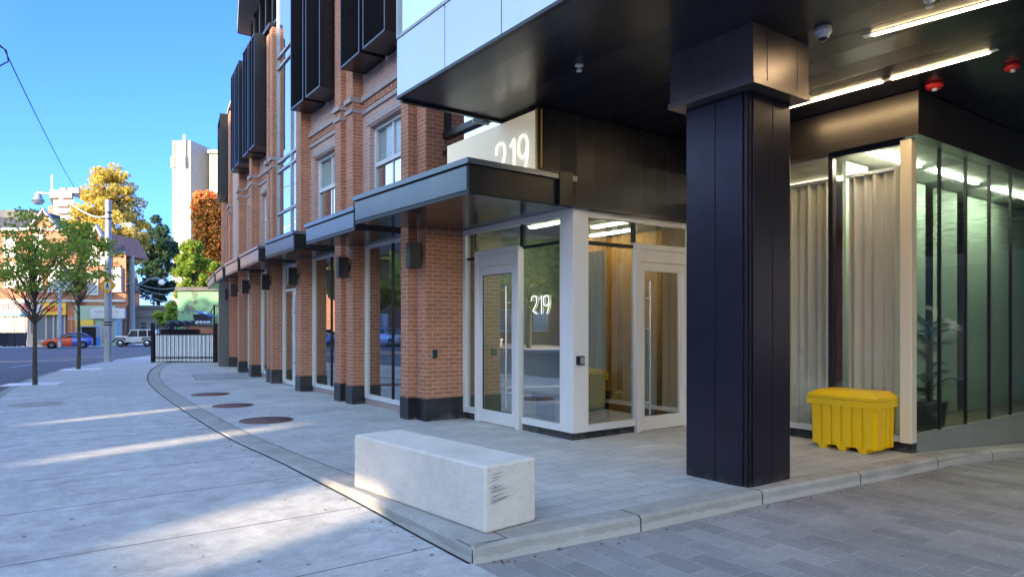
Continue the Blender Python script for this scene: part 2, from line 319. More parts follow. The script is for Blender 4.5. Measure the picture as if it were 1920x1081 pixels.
# pavements
def pavement():
    m = mat('sidewalk_concrete', (.4,.4,.4), .85); v = coords(m, 'World'); s = N(m, 'ShaderNodeSeparateXYZ'); L(m, v, s.inputs[0])
    n1 = noise(m, v, .7, 8, .7); n2 = noise(m, v, 90, 3); n3 = noise(m, v, 4, 6, .75)
    c = ramp(m, n1, [(.3, (.46,.45,.43)), (.7, (.58,.56,.53))])
    c = mixc(m, .8, c, ramp(m, n3, [(.3, (.33,.33,.33)), (.7, (.64,.64,.64))]), 'OVERLAY')
    c = mixc(m, .4, c, ramp(m, n2, [(.3, (.35,.35,.35)), (.7, (.65,.65,.65))]), 'OVERLAY')
    def lines(per, off, wid):
        a = N(m, 'ShaderNodeMath', operation='MULTIPLY_ADD'); a.inputs[1].default_value = 1/per; a.inputs[2].default_value = off/per; L(m, s.outputs[1], a.inputs[0])
        f = N(m, 'ShaderNodeMath', operation='FRACT'); L(m, a.outputs[0], f.inputs[0]); l = N(m, 'ShaderNodeMath', operation='LESS_THAN'); l.inputs[1].default_value = wid/per; L(m, f.outputs[0], l.inputs[0]); return l.outputs[0]
    l1 = lines(1.28, -5.76+1.28*8, .014)
    c = mixc(m, l1, c, (.10,.095,.09))
    vo = N(m, 'ShaderNodeTexVoronoi'); vo.inputs['Scale'].default_value = 4.2; L(m, v, vo.inputs['Vector'])
    sp = N(m, 'ShaderNodeMath', operation='LESS_THAN'); sp.inputs[1].default_value = .06; L(m, vo.outputs['Distance'], sp.inputs[0])
    vc = N(m, 'ShaderNodeSeparateColor'); L(m, vo.outputs['Color'], vc.inputs[0]); th = N(m, 'ShaderNodeMath', operation='GREATER_THAN'); th.inputs[1].default_value = .45; L(m, vc.outputs[0], th.inputs[0])
    mu = N(m, 'ShaderNodeMath', operation='MULTIPLY'); L(m, sp.outputs[0], mu.inputs[0]); L(m, th.outputs[0], mu.inputs[1])
    mu2 = N(m, 'ShaderNodeMath', operation='MULTIPLY'); mu2.inputs[1].default_value = .6; L(m, mu.outputs[0], mu2.inputs[0])
    c = mixc(m, mu2.outputs[0], c, (.12,.11,.10))
    wv = N(m, 'ShaderNodeMix', data_type='RGBA'); wv.inputs['Factor'].default_value = .12; L(m, v, wv.inputs['A'])
    nn = N(m, 'ShaderNodeTexNoise'); nn.inputs['Scale'].default_value = 2.5; L(m, v, nn.inputs['Vector']); L(m, nn.outputs['Color'], wv.inputs['B'])
    cr = N(m, 'ShaderNodeTexVoronoi', feature='DISTANCE_TO_EDGE'); cr.inputs['Scale'].default_value = .42; L(m, wv.outputs['Result'], cr.inputs['Vector'])
    cl = N(m, 'ShaderNodeMath', operation='LESS_THAN'); cl.inputs[1].default_value = .0022; L(m, cr.outputs['Distance'], cl.inputs[0])
    cm_ = N(m, 'ShaderNodeMath', operation='MULTIPLY'); L(m, cl.outputs[0], cm_.inputs[0]); L(m, ramp(m, n1, [(.48, (0,0,0)), (.52, (.7,.7,.7))]), cm_.inputs[1])
    st2 = noise(m, coords(m, 'World', (1,3.0,1)), .9, 9, .8); c = mixc(m, ramp(m, st2, [(.52, (0,0,0)), (.70, (.65,.65,.65))]), c, (.27,.245,.215))
    st3 = noise(m, coords(m, 'World', (1.3,4,1)), 2.6, 8, .85); c = mixc(m, ramp(m, st3, [(.62, (0,0,0)), (.72, (.5,.5,.5))]), c, (.18,.165,.15))
    L(m, c, B(m).inputs['Base Color']); bump(m, n2, .35, .004); return m
M_['sidewalk'] = pavement()
M_['pavers'] = bricks('plaza_pavers', (.56,.54,.51), (.47,.46,.44), (.26,.25,.24), bw=.42, rh=.205, ms=.009, dirt=(.20,.18,.16), kind='World', noise_sc=1.1, joint_st=.4)
M_['drive'] = bricks('driveway_pavers', (.36,.34,.34), (.26,.25,.25), (.42,.41,.40), bw=.43, rh=.215, ms=.008, dirt=(.09,.08,.07), rot=R(90), kind='World', noise_sc=1.4, joint_st=.4)
M_['grate'] = None
# ---------------------------------------------------------------- the ground
def catmull(pts, n=8):
    out = []
    P = [pts[0]]+list(pts)+[pts[-1]]
    for i in range(1, len(P)-2):
        for k in range(n):
            t = k/n; q = []
            for a in range(len(P[0])):
                p0, p1, p2, p3 = P[i-1][a], P[i][a], P[i+1][a], P[i+2][a]
                q.append(.5*((2*p1)+(-p0+p2)*t+(2*p0-5*p1+4*p2-p3)*t*t+(-p0+3*p1-3*p2+p3)*t**3))
            out.append(tuple(q))
    out.append(tuple(pts[-1])); return out
def strip(A, Bp, zf, nx=8):
    mb = MB(); vs = []; n = nx+1
    for a, b in zip(A, Bp):
        for k in range(n):
            t = k/nx; x = a[0]*(1-t)+b[0]*t; y = a[1]*(1-t)+b[1]*t; vs.append((x, y, zf(x, y)))
    fs = [(i*n+k, i*n+k+1, (i+1)*n+k+1, (i+1)*n+k) for i in range(len(A)-1) for k in range(nx)]
    mb.poly(vs, fs); return mb
mb = MB(); n = 60
vs = []
for i in range(n+1):
    for j in range(n+1):
        a = (i/n*2-1); b = (j/n*2-1); x = math.copysign(abs(a)**2.2, a)*1500+20; y = math.copysign(abs(b)**2.2, b)*1500+40
        vs.append((x, y, gz(x, y)-.45))
mb.poly(vs, [(i*(n+1)+j, (i+1)*(n+1)+j, (i+1)*(n+1)+j+1, i*(n+1)+j+1) for i in range(n) for j in range(n)])
mb.build('ground', M_['soil'], kind='structure')
near_k = catmull([(-1.2,-30),(-1.1,-5),(-.9,8),(-.3,19.5),(1.1,27.4),(3.1,33.5),(6.2,42.5),(12,58),(25,90),(60,150)], 8)
far_k = catmull([(-14.5,-30),(-14.5,-5),(-14.3,12),(-14,26),(-13,40),(-11.5,52),(-8,64),(-2.2,74.5),(14,88),(60,122)], 8)
strip(near_k, far_k, lambda x, y: gz(x, y)-.13, 16).build('road', M_['asphalt'], kind='structure')
def off(pl, dx): return [(p[0]+dx, p[1]) for p in pl]
def sstep(a, b, t): t = min(1, max(0, (t-a)/(b-a))); return t*t*(3-2*t)
sz = lambda x, y: -.115+.115*sstep(4.6, 8.2, y)+gz(x, y)
KX = catmull([(2.58,4.02),(2.57,5.6),(2.46,7.3),(2.37,9.7),(2.42,12),(2.49,14),(2.66,17.4),(2.88,20.3),(3.22,23),(3.85,26.6),(4.75,30.3)], 8)
def kx_at(y):
    if y <= 4.02: return 2.58
    for a, b in zip(KX, KX[1:]):
        if a[1] <= y <= b[1]: return a[0]+(b[0]-a[0])*(y-a[1])/(b[1]-a[1])
    return 4.75+(y-30.3)*.28
ys = [-30,-20,-10,-5,0,2,3,4]+[4.02+.35*k for k in range(12)]+[9+1.0*k for k in range(46)]
def nk_at(y):
    for a, b in zip(near_k, near_k[1:]):
        if a[1] <= y <= b[1]: return a[0]+(b[0]-a[0])*(y-a[1])/(b[1]-a[1])
A_ = [(nk_at(y)+.17, y) for y in ys]; B_ = [(kx_at(y), y) for y in ys]
strip(A_, B_, sz, 8).build('sidewalk', M_['sidewalk'], kind='structure')
# road kerb of the near side
mb = MB()
for a, b in zip(near_k[:-8], near_k[1:-7]):
    za, zb = sz(*a)+.004, sz(*b)+.004
    mb.face([(a[0],a[1],za),(a[0]+.18,a[1],za),(b[0]+.18,b[1],zb),(b[0],b[1],zb)]); mb.face([(a[0],a[1],za-.3),(a[0],a[1],za),(b[0],b[1],zb),(b[0],b[1],zb-.3)])
mb.build('road_kerb', M_['kerb'], kind='structure')
# far sidewalk
far_o = [(p[0]-4.5 if p[1] < 60 else p[0]-3.5, p[1]+(0 if p[1] < 60 else 4.5)) for p in far_k]
strip(far_k, far_o, lambda x, y: gz(x, y), 4).build('far_sidewalk', M_['sidewalk'], kind='structure')
mb = MB()
for a, b in zip(far_k, far_k[1:]):
    mb.face([(a[0],a[1],gz(*a)-.2),(a[0],a[1],gz(*a)),(b[0],b[1],gz(*b)),(b[0],b[1],gz(*b)-.2)])
mb.build('far_kerb', M_['kerb'], kind='structure')
# plaza
kz = lambda x: -.065*max(0, x-8.9)
def ky(x):
    P = [(2.58,4.02),(4.08,3.86),(5.6,3.78),(8.5,3.52),(12.5,3.45),(40,3.2)]
    for a, b in zip(P, P[1:]):
        if a[0] <= x <= b[0]: return a[1]+(b[1]-a[1])*(x-a[0])/(b[0]-a[0])
    return 3.2
ysp = [4.3+.5*k for k in range(54)]
strip([(kx_at(y)+.03, y) for y in ysp], [(9.0, y) for y in ysp], lambda x, y: gz(x, y), 6).build('plaza', M_['pavers'], kind='structure')
xs = [2.62+.4*k for k in range(17)]+[9+.8*k for k in range(14)]
mb = MB(); vs = []
for x in xs: vs += [(x, ky(x)+.02, kz(x)), (x, 4.3, kz(x))]
mb.poly(vs, [(2*i, 2*i+2, 2*i+3, 2*i+1) for i in range(len(xs)-1)]); mb.build('plaza_edge', M_['pavers'], kind='structure')
# kerbs round the plaza
random.seed(4)
mb = MB(); xs = [2.58+.36*k for k in range(60)]
for i, (a, b) in enumerate(zip(xs, xs[1:])):
    for (x0, x1) in ((a, b),):
        j = .0; y0, y1 = ky(x0)-.004, ky(x1)-.004; za, zb = kz(x0)+.004, kz(x1)+.004
        mb.face([(x0,y0+.03,za),(x1,y1+.03,zb),(x1,y1+.24,zb),(x0,y0+.24,za)])
        mb.face([(x0,y0,za-.025),(x1,y1,zb-.025),(x1,y1+.03,zb),(x0,y0+.03,za)])
        mb.face([(x0,y0-.01,za-.35),(x1,y1-.01,zb-.35),(x1,y1,zb-.025),(x0,y0,za-.025)])
for a, b in zip(KX, KX[1:]):
    za, zb = gz(*a)+.004, gz(*b)+.004
    mb.face([(a[0]+.03,a[1],za),(a[0]+.30,a[1],za),(b[0]+.30,b[1],zb),(b[0]+.03,b[1],zb)])
    mb.face([(a[0]-.004,a[1],za-.03),(a[0]+.03,a[1],za),(b[0]+.03,b[1],zb),(b[0]-.004,b[1],zb-.03)])
    mb.face([(a[0]-.01,a[1],za-.35),(a[0]-.004,a[1],za-.03),(b[0]-.004,b[1],zb-.03),(b[0]-.01,b[1],zb-.35)])
def kerbmat():
    m = M_['kerb2'] = grimy('stained_kerb', (.46,.43,.39), (.33,.31,.28), 2.2, .9, fine=70, st=.6)
    v = coords(m, 'World'); s = N(m, 'ShaderNodeSeparateXYZ'); L(m, v, s.inputs[0])
    a = N(m, 'ShaderNodeMath', operation='MULTIPLY_ADD'); a.inputs[1].default_value = 1/1.53; a.inputs[2].default_value = .33; L(m, s.outputs[0], a.inputs[0])
    f = N(m, 'ShaderNodeMath', operation='FRACT'); L(m, a.outputs[0], f.inputs[0]); l = N(m, 'ShaderNodeMath', operation='LESS_THAN'); l.inputs[1].default_value = .01; L(m, f.outputs[0], l.inputs[0])
    gt = N(m, 'ShaderNodeMath', operation='LESS_THAN'); gt.inputs[1].default_value = 4.2; L(m, s.outputs[1], gt.inputs[0]); mu = N(m, 'ShaderNodeMath', operation='MULTIPLY'); L(m, l.outputs[0], mu.inputs[0]); L(m, gt.outputs[0], mu.inputs[1])
    src = B(m).inputs['Base Color'].links[0].from_socket
    nz = noise(m, v, 1.6, 9, .8)                       # lime streaks low on the face
    zz = N(m, 'ShaderNodeMath', operation='MULTIPLY_ADD'); zz.inputs[1].default_value = -6; zz.inputs[2].default_value = -.28; L(m, s.outputs[2], zz.inputs[0])
    ad = N(m, 'ShaderNodeMath', operation='ADD'); L(m, zz.outputs[0], ad.inputs[0]); L(m, nz, ad.inputs[1])
    lm = ramp(m, ad.outputs[0], [(.62, (0,0,0)), (.70, (.6,.6,.6))])
    c = mixc(m, lm, src, (.58,.56,.52)); c = mixc(m, mu.outputs[0], c, (.05,.045,.04)); L(m, c, B(m).inputs['Base Color'])
kerbmat()
mb.face([(2.61,4.05,.0045),(3.0,4.02,.0045),(3.0,4.4,.0045),(2.61,4.4,.0045)])
mb.build('plaza_kerb', M_['kerb2'], kind='structure')
# expansion joint next to the kerb
mb = MB()
for a, b in zip(KX, KX[1:]):
    za, zb = sz(*a)+.003, sz(*b)+.003
    mb.face([(a[0]-.036,a[1],za),(a[0]-.011,a[1],za),(b[0]-.011,b[1],zb),(b[0]-.036,b[1],zb)])
    za, zb = gz(*a)+.007, gz(*b)+.007
    mb.face([(a[0]+.295,a[1],za),(a[0]+.305,a[1],za),(b[0]+.305,b[1],zb),(b[0]+.295,b[1],zb)])
mb.build('pavement_joint', mat('joint_tar', (.025,.024,.023), .9), kind='structure')
# driveway
mb = MB(); xs = [2.58+.8*k for k in range(48)]; vs = []
for x in xs: vs += [(x, -22, -.125+kz(x)), (x, ky(x)+.01, -.125+kz(x))]
mb.poly(vs, [(2*i, 2*i+2, 2*i+3, 2*i+1) for i in range(len(xs)-1)]); mb.build('driveway', M_['drive'], kind='structure')
# road markings
mb = MB()
for k in range(10):
    y = 22+k*5.5; x = nk_at(y)-3.2; x2 = nk_at(y+2.6)-3.2
    mb.face([(x,y,gz(x,y)-.124),(x+.12,y,gz(x,y)-.124),(x2+.12,y+2.6,gz(x2,y+2.6)-.124),(x2,y+2.6,gz(x2,y+2.6)-.124)])
mb.build('lane_marking', M_['paint'], kind='structure')
# ================================================================ the apartment building
bld = thing('apartment_building', 'brick and black metal apartment building with canopies and a dark overhang at its entrance', 'building')
I4 = Matrix.Identity(4)
def fr(x, y, ang): return Matrix.Translation((x, y, 0)) @ Matrix.Rotation(ang, 4, 'Z')
nodes = [(5.20,10.10),(5.29,13.05),(5.32,15.78),(5.47,18.6),(5.64,21.0),(5.88,23.3),(6.36,26.5),(7.15,31.0)]
# local bay frame: +y along the facade, x=0 at pier fronts, +x into building
def bay(i):
    a, b = nodes[i], nodes[i+1]; dx, dy = b[0]-a[0], b[1]-a[1]; Lb = math.hypot(dx, dy); return fr(a[0], a[1], -math.atan2(dx, dy)), Lb
TOP = 9.35
def pier(M, y0, y1, x0, x1, z1=TOP, z0=.36, plinth=True):
    mb = MB(); mb.box(x0, x1, y0, y1, z0, z1); o = mb.build('brick_pier', M_['brick'], bld, M)
    if plinth:
        mb = MB(); mb.box(x0-.015, x1, y0-.015, y1+.015, -.35, z0); q = mb.build('plinth', M_['plinth'], o, bevel=.006)
    return o
def framed(M, y0, y1, z0, z1, x, fw=.06, mullions=(), rails=(), name='shop_window', fm='alu', gm='glass', depth=.09):
    f = MB(); f.box(x, x+depth, y0, y0+fw, z0, z1); f.box(x, x+depth, y1-fw, y1, z0, z1)
    f.box(x+.002, x+depth-.002, y0+fw, y1-fw, z0, z0+fw*1.4); f.box(x+.002, x+depth-.002, y0+fw, y1-fw, z1-fw, z1)
    o = f.build(name, M_[fm], bld, M)
    for m in mullions: MB().box(x+.02, x+depth-.004, m-(.012 if name == 'shop_window' else .025), m+(.012 if name == 'shop_window' else .025), z0+fw*1.4, z1-fw).build('mullion', M_['black' if name == 'shop_window' else fm], o)
    r = MB()
    for z in rails: f2 = r.box(x+.021, x+depth-.006, y0+fw, y1-fw, z-.025, z+.025)
    if rails: build_each(r, 'rail', M_[fm], o)
    g = MB(); g.box(x+.045, x+.053, y0+fw*.9, y1-fw*.9, z0+fw*1.3, z1-fw*.9); g.build('pane', M_[gm], o)
    return o
# --- ground floor piers
pier(I4, 9.65, 9.95, 5.31, 6.02); pier(I4, 9.99, 10.25, 5.17, 5.75)
mb = MB(); mb.box(5.47, 5.9, 9.95, 9.99, .0, 9.3); mb.build('brick_wall', M_['brick'], bld)
def pr(i, M=None):
    Mx, Lb = bay(i) if i < 7 else (None, 0)
    return Mx
M1 = bay(1)[0]
pier(M1, -.52, -.20, 0, .5); pier(M1, .10, .42, 0, .5)
M2 = bay(2)[0]; pier(M2, -.2, .2, 0, .5)
M3 = bay(3)[0]; pier(M3, -.42, -.12, 0, .5); pier(M3, .08, .34, .02, .5)
M4 = bay(4)[0]; pier(M4, -.25, .2, 0, .5)
M5 = bay(5)[0]; pier(M5, -.25, .25, 0, .5)
M6 = bay(6)[0]; pier(M6, -.3, .45, 0, .5)
mb = MB(); mb.box(0, .5, -.25, .1, .36, TOP); o = mb.build('brick_pier', M_['brick'], bld, fr(7.15, 31.0, bay(6)[0].to_euler().z)); MB().box(-.015,.5,-.26,.11,-.9,.36).build('plinth', M_['plinth'], o)
SPAN = {}
for i in range(7):
    Mb, Lb = bay(i)
    lo = {0:.14,1:.42,2:.2,3:.34,4:.2,5:.25,6:.45}[i]; hi = Lb-{0:.52,1:.2,2:.42,3:.25,4:.25,5:.3,6:.25}[i]
    SPAN[i] = (Mb, lo, hi, Lb)
for i, (Mb, lo, hi, Lb) in SPAN.items():
    low = MB()
    if i in (1,):  # recess backing between the paired piers
        low.box(.12, .45, -.20, .10, 0, TOP)
    if i == 3: low.box(.12, .45, -.12, .08, 0, TOP)
    if i in (1, 3): low.build('brick_wall', M_['brick'], bld, Mb)
    # concrete upstand under the window
    if i != 2:
        MB().box(.27, .5, lo, hi, -.3, .115).build('concrete_upstand', M_['precast'], bld, Mb)
        if i in (5, 6):
            if i == 6: pier(Mb, 1.5, 1.9, 0, .5); pier(Mb, 3.0, 3.3, 0, .5)
            MB().box(.3, .5, lo, hi, .115, 3.1).build('brick_wall', M_['brick'], bld, Mb)
        else:
            framed(Mb, lo+.01, hi-.01, .12, 3.08, .25, .055, mullions=[(lo+hi)/2-.1] if hi-lo > 1.6 else [])
    else:
        # shop door bay
        f = MB(); x = .25
        f.box(x, x+.1, lo+.01, lo+.07, .02, 3.08); f.box(x, x+.1, hi-.07, hi-.01, .02, 3.08); f.box(x+.002, x+.098, lo+.07, hi-.07, 3.0, 3.08); f.box(x+.002, x+.098, lo+.07, hi-.07, 2.4, 2.46)
        f.box(x+.003, x+.097, lo+1.16, lo+1.23, .02, 2.4); f.box(x+.004, x+.096, lo+1.23, hi-.07, .02, .12)
        fo = f.build('shop_window', M_['alu'], bld, Mb)
        MB().box(x+.04, x+.048, lo+.06, hi-.06, 2.45, 3.01).build('pane', M_['glass'], fo); MB().box(x+.04, x+.048, lo+1.22, hi-.06, .1, 2.41).build('pane', M_['glass'], fo)
        d = MB(); d.box(x+.01, x+.06, lo+.08, lo+.19, .02, 2.39); d.box(x+.01, x+.06, lo+1.05, lo+1.15, .02, 2.39); d.box(x+.012, x+.058, lo+.19, lo+1.05, .02, .22); d.box(x+.012, x+.058, lo+.19, lo+1.05, 2.28, 2.39)
        do = d.build('shop_door', M_['alu'], bld, Mb)
        MB().box(x+.03, x+.038, lo+.18, lo+1.06, .21, 2.29).build('pane', M_['glass'], do)
        h = MB(); h.tube([(x-.07, lo+.98, .35), (x-.07, lo+.98, 2.1)], .014); h.tube([(x-.07, lo+.98, .6), (x+.01, lo+.98, .6)], .01); h.tube([(x-.07, lo+.98, 1.85), (x+.01, lo+.98, 1.85)], .01); h.build('pull_handle', M_['steel'], do)
# --- canopies: front right corner, front left corner (soffit 3.10, top 3.47)
def canopy(p0, p1, depth, zb=3.10, zt=3.47, flash=.05, front_h=None):
    a = Vector(p0); b = Vector(p1); d = b-a; M = fr(a.x, a.y, -math.atan2(d.x, d.y)); Lc = d.length
    body = MB(); body.box(0, depth, 0, Lc, zb, zt-.07)
    o = body.build('canopy', M_['black'], bld, M, bevel=.004)
    MB().box(-.012, .0, .03, Lc-.0, zb+.035, zt-.085).build('fascia', M_['canfas'], o)
    t = MB(); t.box(-.045, depth, -.045, Lc+.03, zt-.065, zt); t.build('flashing', M_['canfas'], o)
    MB().box(.03, depth-.02, .03, Lc-.03, zb-.006, zb-.002).build('soffit', M_['cansof'], o)
    MB().box(-.014, .02, -.012, Lc, zb-.02, zb-.001).build('drip_edge', M_['black'], o)
    return o
canopy((4.30,6.78), (4.21,9.86), 1.70, 3.10, 3.50)
canopy((4.41,10.36), (4.46,12.75), 1.25, 3.08, 3.44)
canopy((4.57,13.80), (4.66,16.05), 1.1, 3.08, 3.45)
canopy((4.74,16.90), (5.00,19.55), 1.1, 3.08, 3.45)
canopy((5.09,20.2), (5.33,22.6), 1.0, 3.08, 3.45)
canopy((5.39,23.25), (5.78,25.9), 1.0, 3.08, 3.43)
canopy((5.88,26.6), (6.66,31.3), 1.0, 3.08, 3.43)
# --- upper facade of each bay
def upper(i):
    Mb, lo, hi, Lb = SPAN[i]; x = .22
    c = (lo+hi)/2; hw = min(.8, (hi-lo)/2-.22)
    z0, z1 = 3.5, 5.33
    wl = MB()
    if i in (0, 1, 3, 4, 6):
        y0, y1 = c-hw, c+hw
        wl.box(x, x+.3, lo-.04, y0, 3.1, 6.3); wl.box(x, x+.3, y1, hi+.04, 3.1, 6.3); wl.box(x, x+.3, y0, y1, z1, 6.3); wl.box(x, x+.3, y0, y1, 3.1, z0)
        # wall of the upper storey round the tall boxes
        bw = (hi-lo-.35)/2; g0 = lo+.10; g1 = g0+bw; h1 = hi-.10; h0 = h1-bw
        wl.box(x, x+.3, lo-.04, hi+.04, 6.3, 6.5); wl.box(x, x+.3, lo-.04, g0, 6.5, TOP); wl.box(x, x+.3, g1, h0, 6.5, TOP); wl.box(x, x+.3, h1, hi+.04, 6.5, TOP)
        wl.build('brick_wall', M_['brickup'], bld, Mb)
        fo = framed(Mb, y0, y1, z0, z1, x+.10, .07, mullions=[c], name='blinds_window', fm='sash', gm='glassclear')
        MB().box(x+.135, x+.142, y0+.06, y1-.06, z0+.06, 4.56).build('lower_pane', M_['glassblue'], fo)
        MB().box(x+.09, x+.17, y0+.07, y1-.07, 4.55, 4.63).build('rail', M_['sash'], fo)
        bl = MB()
        for k in range(17): bl.box(x+.185, x+.2, y0+.08, y1-.08, 4.66+k*.036, 4.66+k*.036+.028)
        bl.build('blind', M_['white'], fo); MB().box(x+.23, x+.24, y0+.07, y1-.07, 4.64, 5.26).build('blind_backing', M_['galv'], fo)
        MB().box(x+.5, x+.55, y0-.2, y1+.2, 3.4, 5.4).build('interior_backing', M_['interior'], bld, Mb)
        for (a, b) in ((g0, g1), (h0, h1))[:1 if i == 6 else 2]:
            s = MB(); t = .045; X0 = -.28; X1 = x+.06
            s.box(X0, X1, a, a+t, 6.40, TOP+.1); s.box(X0, X1, b-t, b, 6.40, TOP+.1); s.box(X0+.002, X1, a+t, b-t, 6.40, 6.44); s.box(X0+.002, X1, a+t, b-t, TOP+.05, TOP+.1)
            s.box(X0+.004, X1-.01, (a+b)/2-.015, (a+b)/2+.015, 6.44, TOP+.05) if i in (3, 4) else None
            so_ = s.build('black_window_box', M_['black'], bld, Mb)
            MB().box(X1-.03, X1-.02, a+t, b-t, 6.44, TOP+.05).build('pane', M_['glassblue'], so_)
            rr = MB(); rr.box(X1-.06, X1-.031, a+t, b-t, 7.75, 7.82); rr.box(X1-.06, X1-.032, b-t-.06, b-t, 6.44, TOP+.05); rr.build('sash_bar', M_['black'], so_)
        pc = MB(); pc.box(x-.035, x, lo-.04, hi+.04, 5.62, 5.70); pc.box(x-.06, x, lo-.04, hi+.04, 5.86, 5.97); pc.box(x-.02, x, y0-.12, y1+.12, 5.36, 5.46); build_each(pc, 'string_course', M_['precast'], bld, Mb)
        bs = MB(); n_ = int((hi-lo)/.085)
        for k in range(n_): bs.box(x-.03, x, lo+k*.085, lo+k*.085+.055, 5.725, 5.84)
        bs.build('soldier_course', M_['brick'], bld, Mb)
    elif i == 2:
        f = MB(); f.box(.1, .2, lo, lo+.06, 3.45, 12); f.box(.1, .2, hi-.06, hi, 3.45, 12); f.box(.1, .2, c-.3, c-.24, 3.45, 12)
        fo = f.build('glass_bay', M_['galv'], bld, Mb)
        r = MB()
        for z in (3.5, 4.4, 5.5, 5.75, 8.2, 8.5, 10.4): r.box(.102, .198, lo+.06, c-.3, z, z+.06); r.box(.102, .198, c-.24, hi-.06, z, z+.06)
        build_each(r, 'rail', M_['galv'], fo); MB().box(.14, .15, lo+.05, hi-.05, 3.45, 12).build('pane', M_['glassblue'], fo)
        MB().box(.5, .55, lo, hi, 3.2, 12).build('interior_backing', M_['interior'], bld, Mb)
    else:
        wl.box(.1, .45, lo-.04, hi+.04, 3.1, TOP); wl.build('brick_wall', M_['brickup'], bld, Mb)
M_['brickup'] = bricks('skylit_upper_brick', (.52,.34,.28), (.44,.28,.23), (.58,.46,.40), bw=.205, rh=.0677, ms=.014)  # same brick made paler, sky light put into its colour
for i in range(7): upper(i)
cp = MB()
for i in (0, 1, 3, 4, 5, 6):
    Mb, lo, hi, Lb = SPAN[i]
    MB().box(-.03, .55, -.2, Lb+.1 if i != 6 else Lb+.3, TOP+.1, TOP+.2).build('parapet_cap', M_['precast'] if i > 4 else M_['black'], bld, Mb)
    # belt round the piers
    b_ = MB()
    for (y0, y1) in ({0:[(-.12,.16)],1:[(-.54,-.18),(.08,.44)],3:[(-.44,-.10),(.06,.36)],4:[(-.27,.22)],5:[(-.27,.27)],6:[(-.32,.47)]}[i]):
        b_.box(-.03, .3, y0, y1, 5.66, 5.73); b_.box(-.05, .3, y0, y1, 5.86, 5.95)
    build_each(b_, 'string_course', M_['precast'], bld, Mb)
# glass storey above, set back, and its roof slab
mb = MB()
p = [(6.1,9.7),(6.1,15.8),(6.35,21),(7.0,26.0)]
for a, b in zip(p, p[1:]):
    mb.face([(a[0],a[1],9.3),(b[0],b[1],9.3),(b[0],b[1],12.5),(a[0],a[1],12.5)])
mb.build('upper_glazing', M_['glassblue'], bld)
mb = MB()
for a, b in zip(p, p[1:]):
    for k in range(4):
        t = k/4; x, y = a[0]+(b[0]-a[0])*t, a[1]+(b[1]-a[1])*t; mb.box(x-.06, x-.01, y, y+.06, 9.3, 12.5)
    d = Vector((b[0]-a[0], b[1]-a[1])); Mq = fr(a[0], a[1], -math.atan2(d.x, d.y)); mb.box(-.05, -.012, 0, d.length, 10.6, 10.68, M=Mq)
mb.build('upper_mullions', M_['black'], bld)
mb = MB(); pl = [(6.75,26.9),(5.75,22.6),(5.4,17),(5.4,11),(12,11),(12,26.9)]
mb.poly([(x,y,12.5) for x,y in pl]+[(x,y,12.8) for x,y in pl], [(5,4,3,2,1,0),(6,7,8,9,10,11)]+[(i,(i+1)%6,(i+1)%6+6,i+6) for i in range(6)])
mb.build('roof_slab', M_['concwall'], bld)
# building body
mb = MB(); mb.box(9.5, 30, 9.0, 31.3, -.5, 9.2); mb.box(7.2, 9.5, 31.0, 31.3, -.8, 9.2); mb.box(7.0, 30, 9.6, 26.5, 9.2, 9.4); mb.box(7.2, 30, 26.5, 31.3, 9.2, 9.4); mb.build('building_core', M_['brick'], bld)
mb = MB()
for (xa, ya, yb) in ((5.8, 9.7, 20), (6.1, 20, 23.3), (6.5, 23.3, 26.5), (7.4, 26.5, 31)): mb.box(xa, 9.5, ya, yb, 3.12, 3.3); mb.box(xa+.2, 9.5, ya, yb, 5.9, 6.1)
mb.build('floor_slab', M_['interior'], bld)
mb = MB(); mb.box(5.9, 9.5, 10.3, 21, .0, .02); mb.box(7.4, 9.5, 21, 31, .0, .02); mb.box(8.2, 8.25, 10.3, 31, .02, 3.1)
for y in (13.0, 15.9, 18.5, 21, 23.3, 26.5): mb.box(6.0, 8.2, y-.05, y+.05, .02, 3.1)
mb.build('shop_interior', mat('dim_shop_interior', (.16,.16,.155), .8), bld)
# ---------------------------------------------------------------- entrance storefront (x = 6.0) and its return (y = 6.88)
f = MB(); x = 6.0; D = .1
f.box(x, x+D, 9.32, 9.64, .11, 3.02) if False else None
f.box(x, x+D, 9.56, 9.645, .11, 3.02); f.box(x, x+D, 7.15, 9.645, 3.02, 3.10)
f.box(x+.002, x+D-.002, 9.30, 9.56, .11, .20); f.box(x+.002, x+D-.002, 7.15, 8.03, .10, .19)
sf = build_each(f, 'storefront_frame', M_['alu'], bld)[0]
k = MB(); k.box(x+.03, x+D-.01, 8.03, 8.09, 2.70, 3.02); k.box(x+.03, x+D-.01, 9.29, 9.33, 2.70, 3.02); k.box(x+.032, x+D-.012, 7.15, 8.03, 2.66, 2.70); k.box(x+.032, x+D-.012, 9.33, 9.56, 2.60, 2.64)
build_each(k, 'dark_mullion', M_['black'], sf)
MB().box(x+.045, x+.053, 7.15, 8.03, .18, 3.03).box(x+.045, x+.053, 8.03, 9.57, 2.7, 3.03).box(x+.045, x+.053, 9.3, 9.57, .18, 2.7).build('pane', M_['glass'], sf)
build_each(MB().box(x+.03, x+.5, 6.93, 8.03, -.05, .10).box(x+.03, x+.5, 9.27, 9.65, -.05, .11), 'black_base', M_['plinth'], bld)
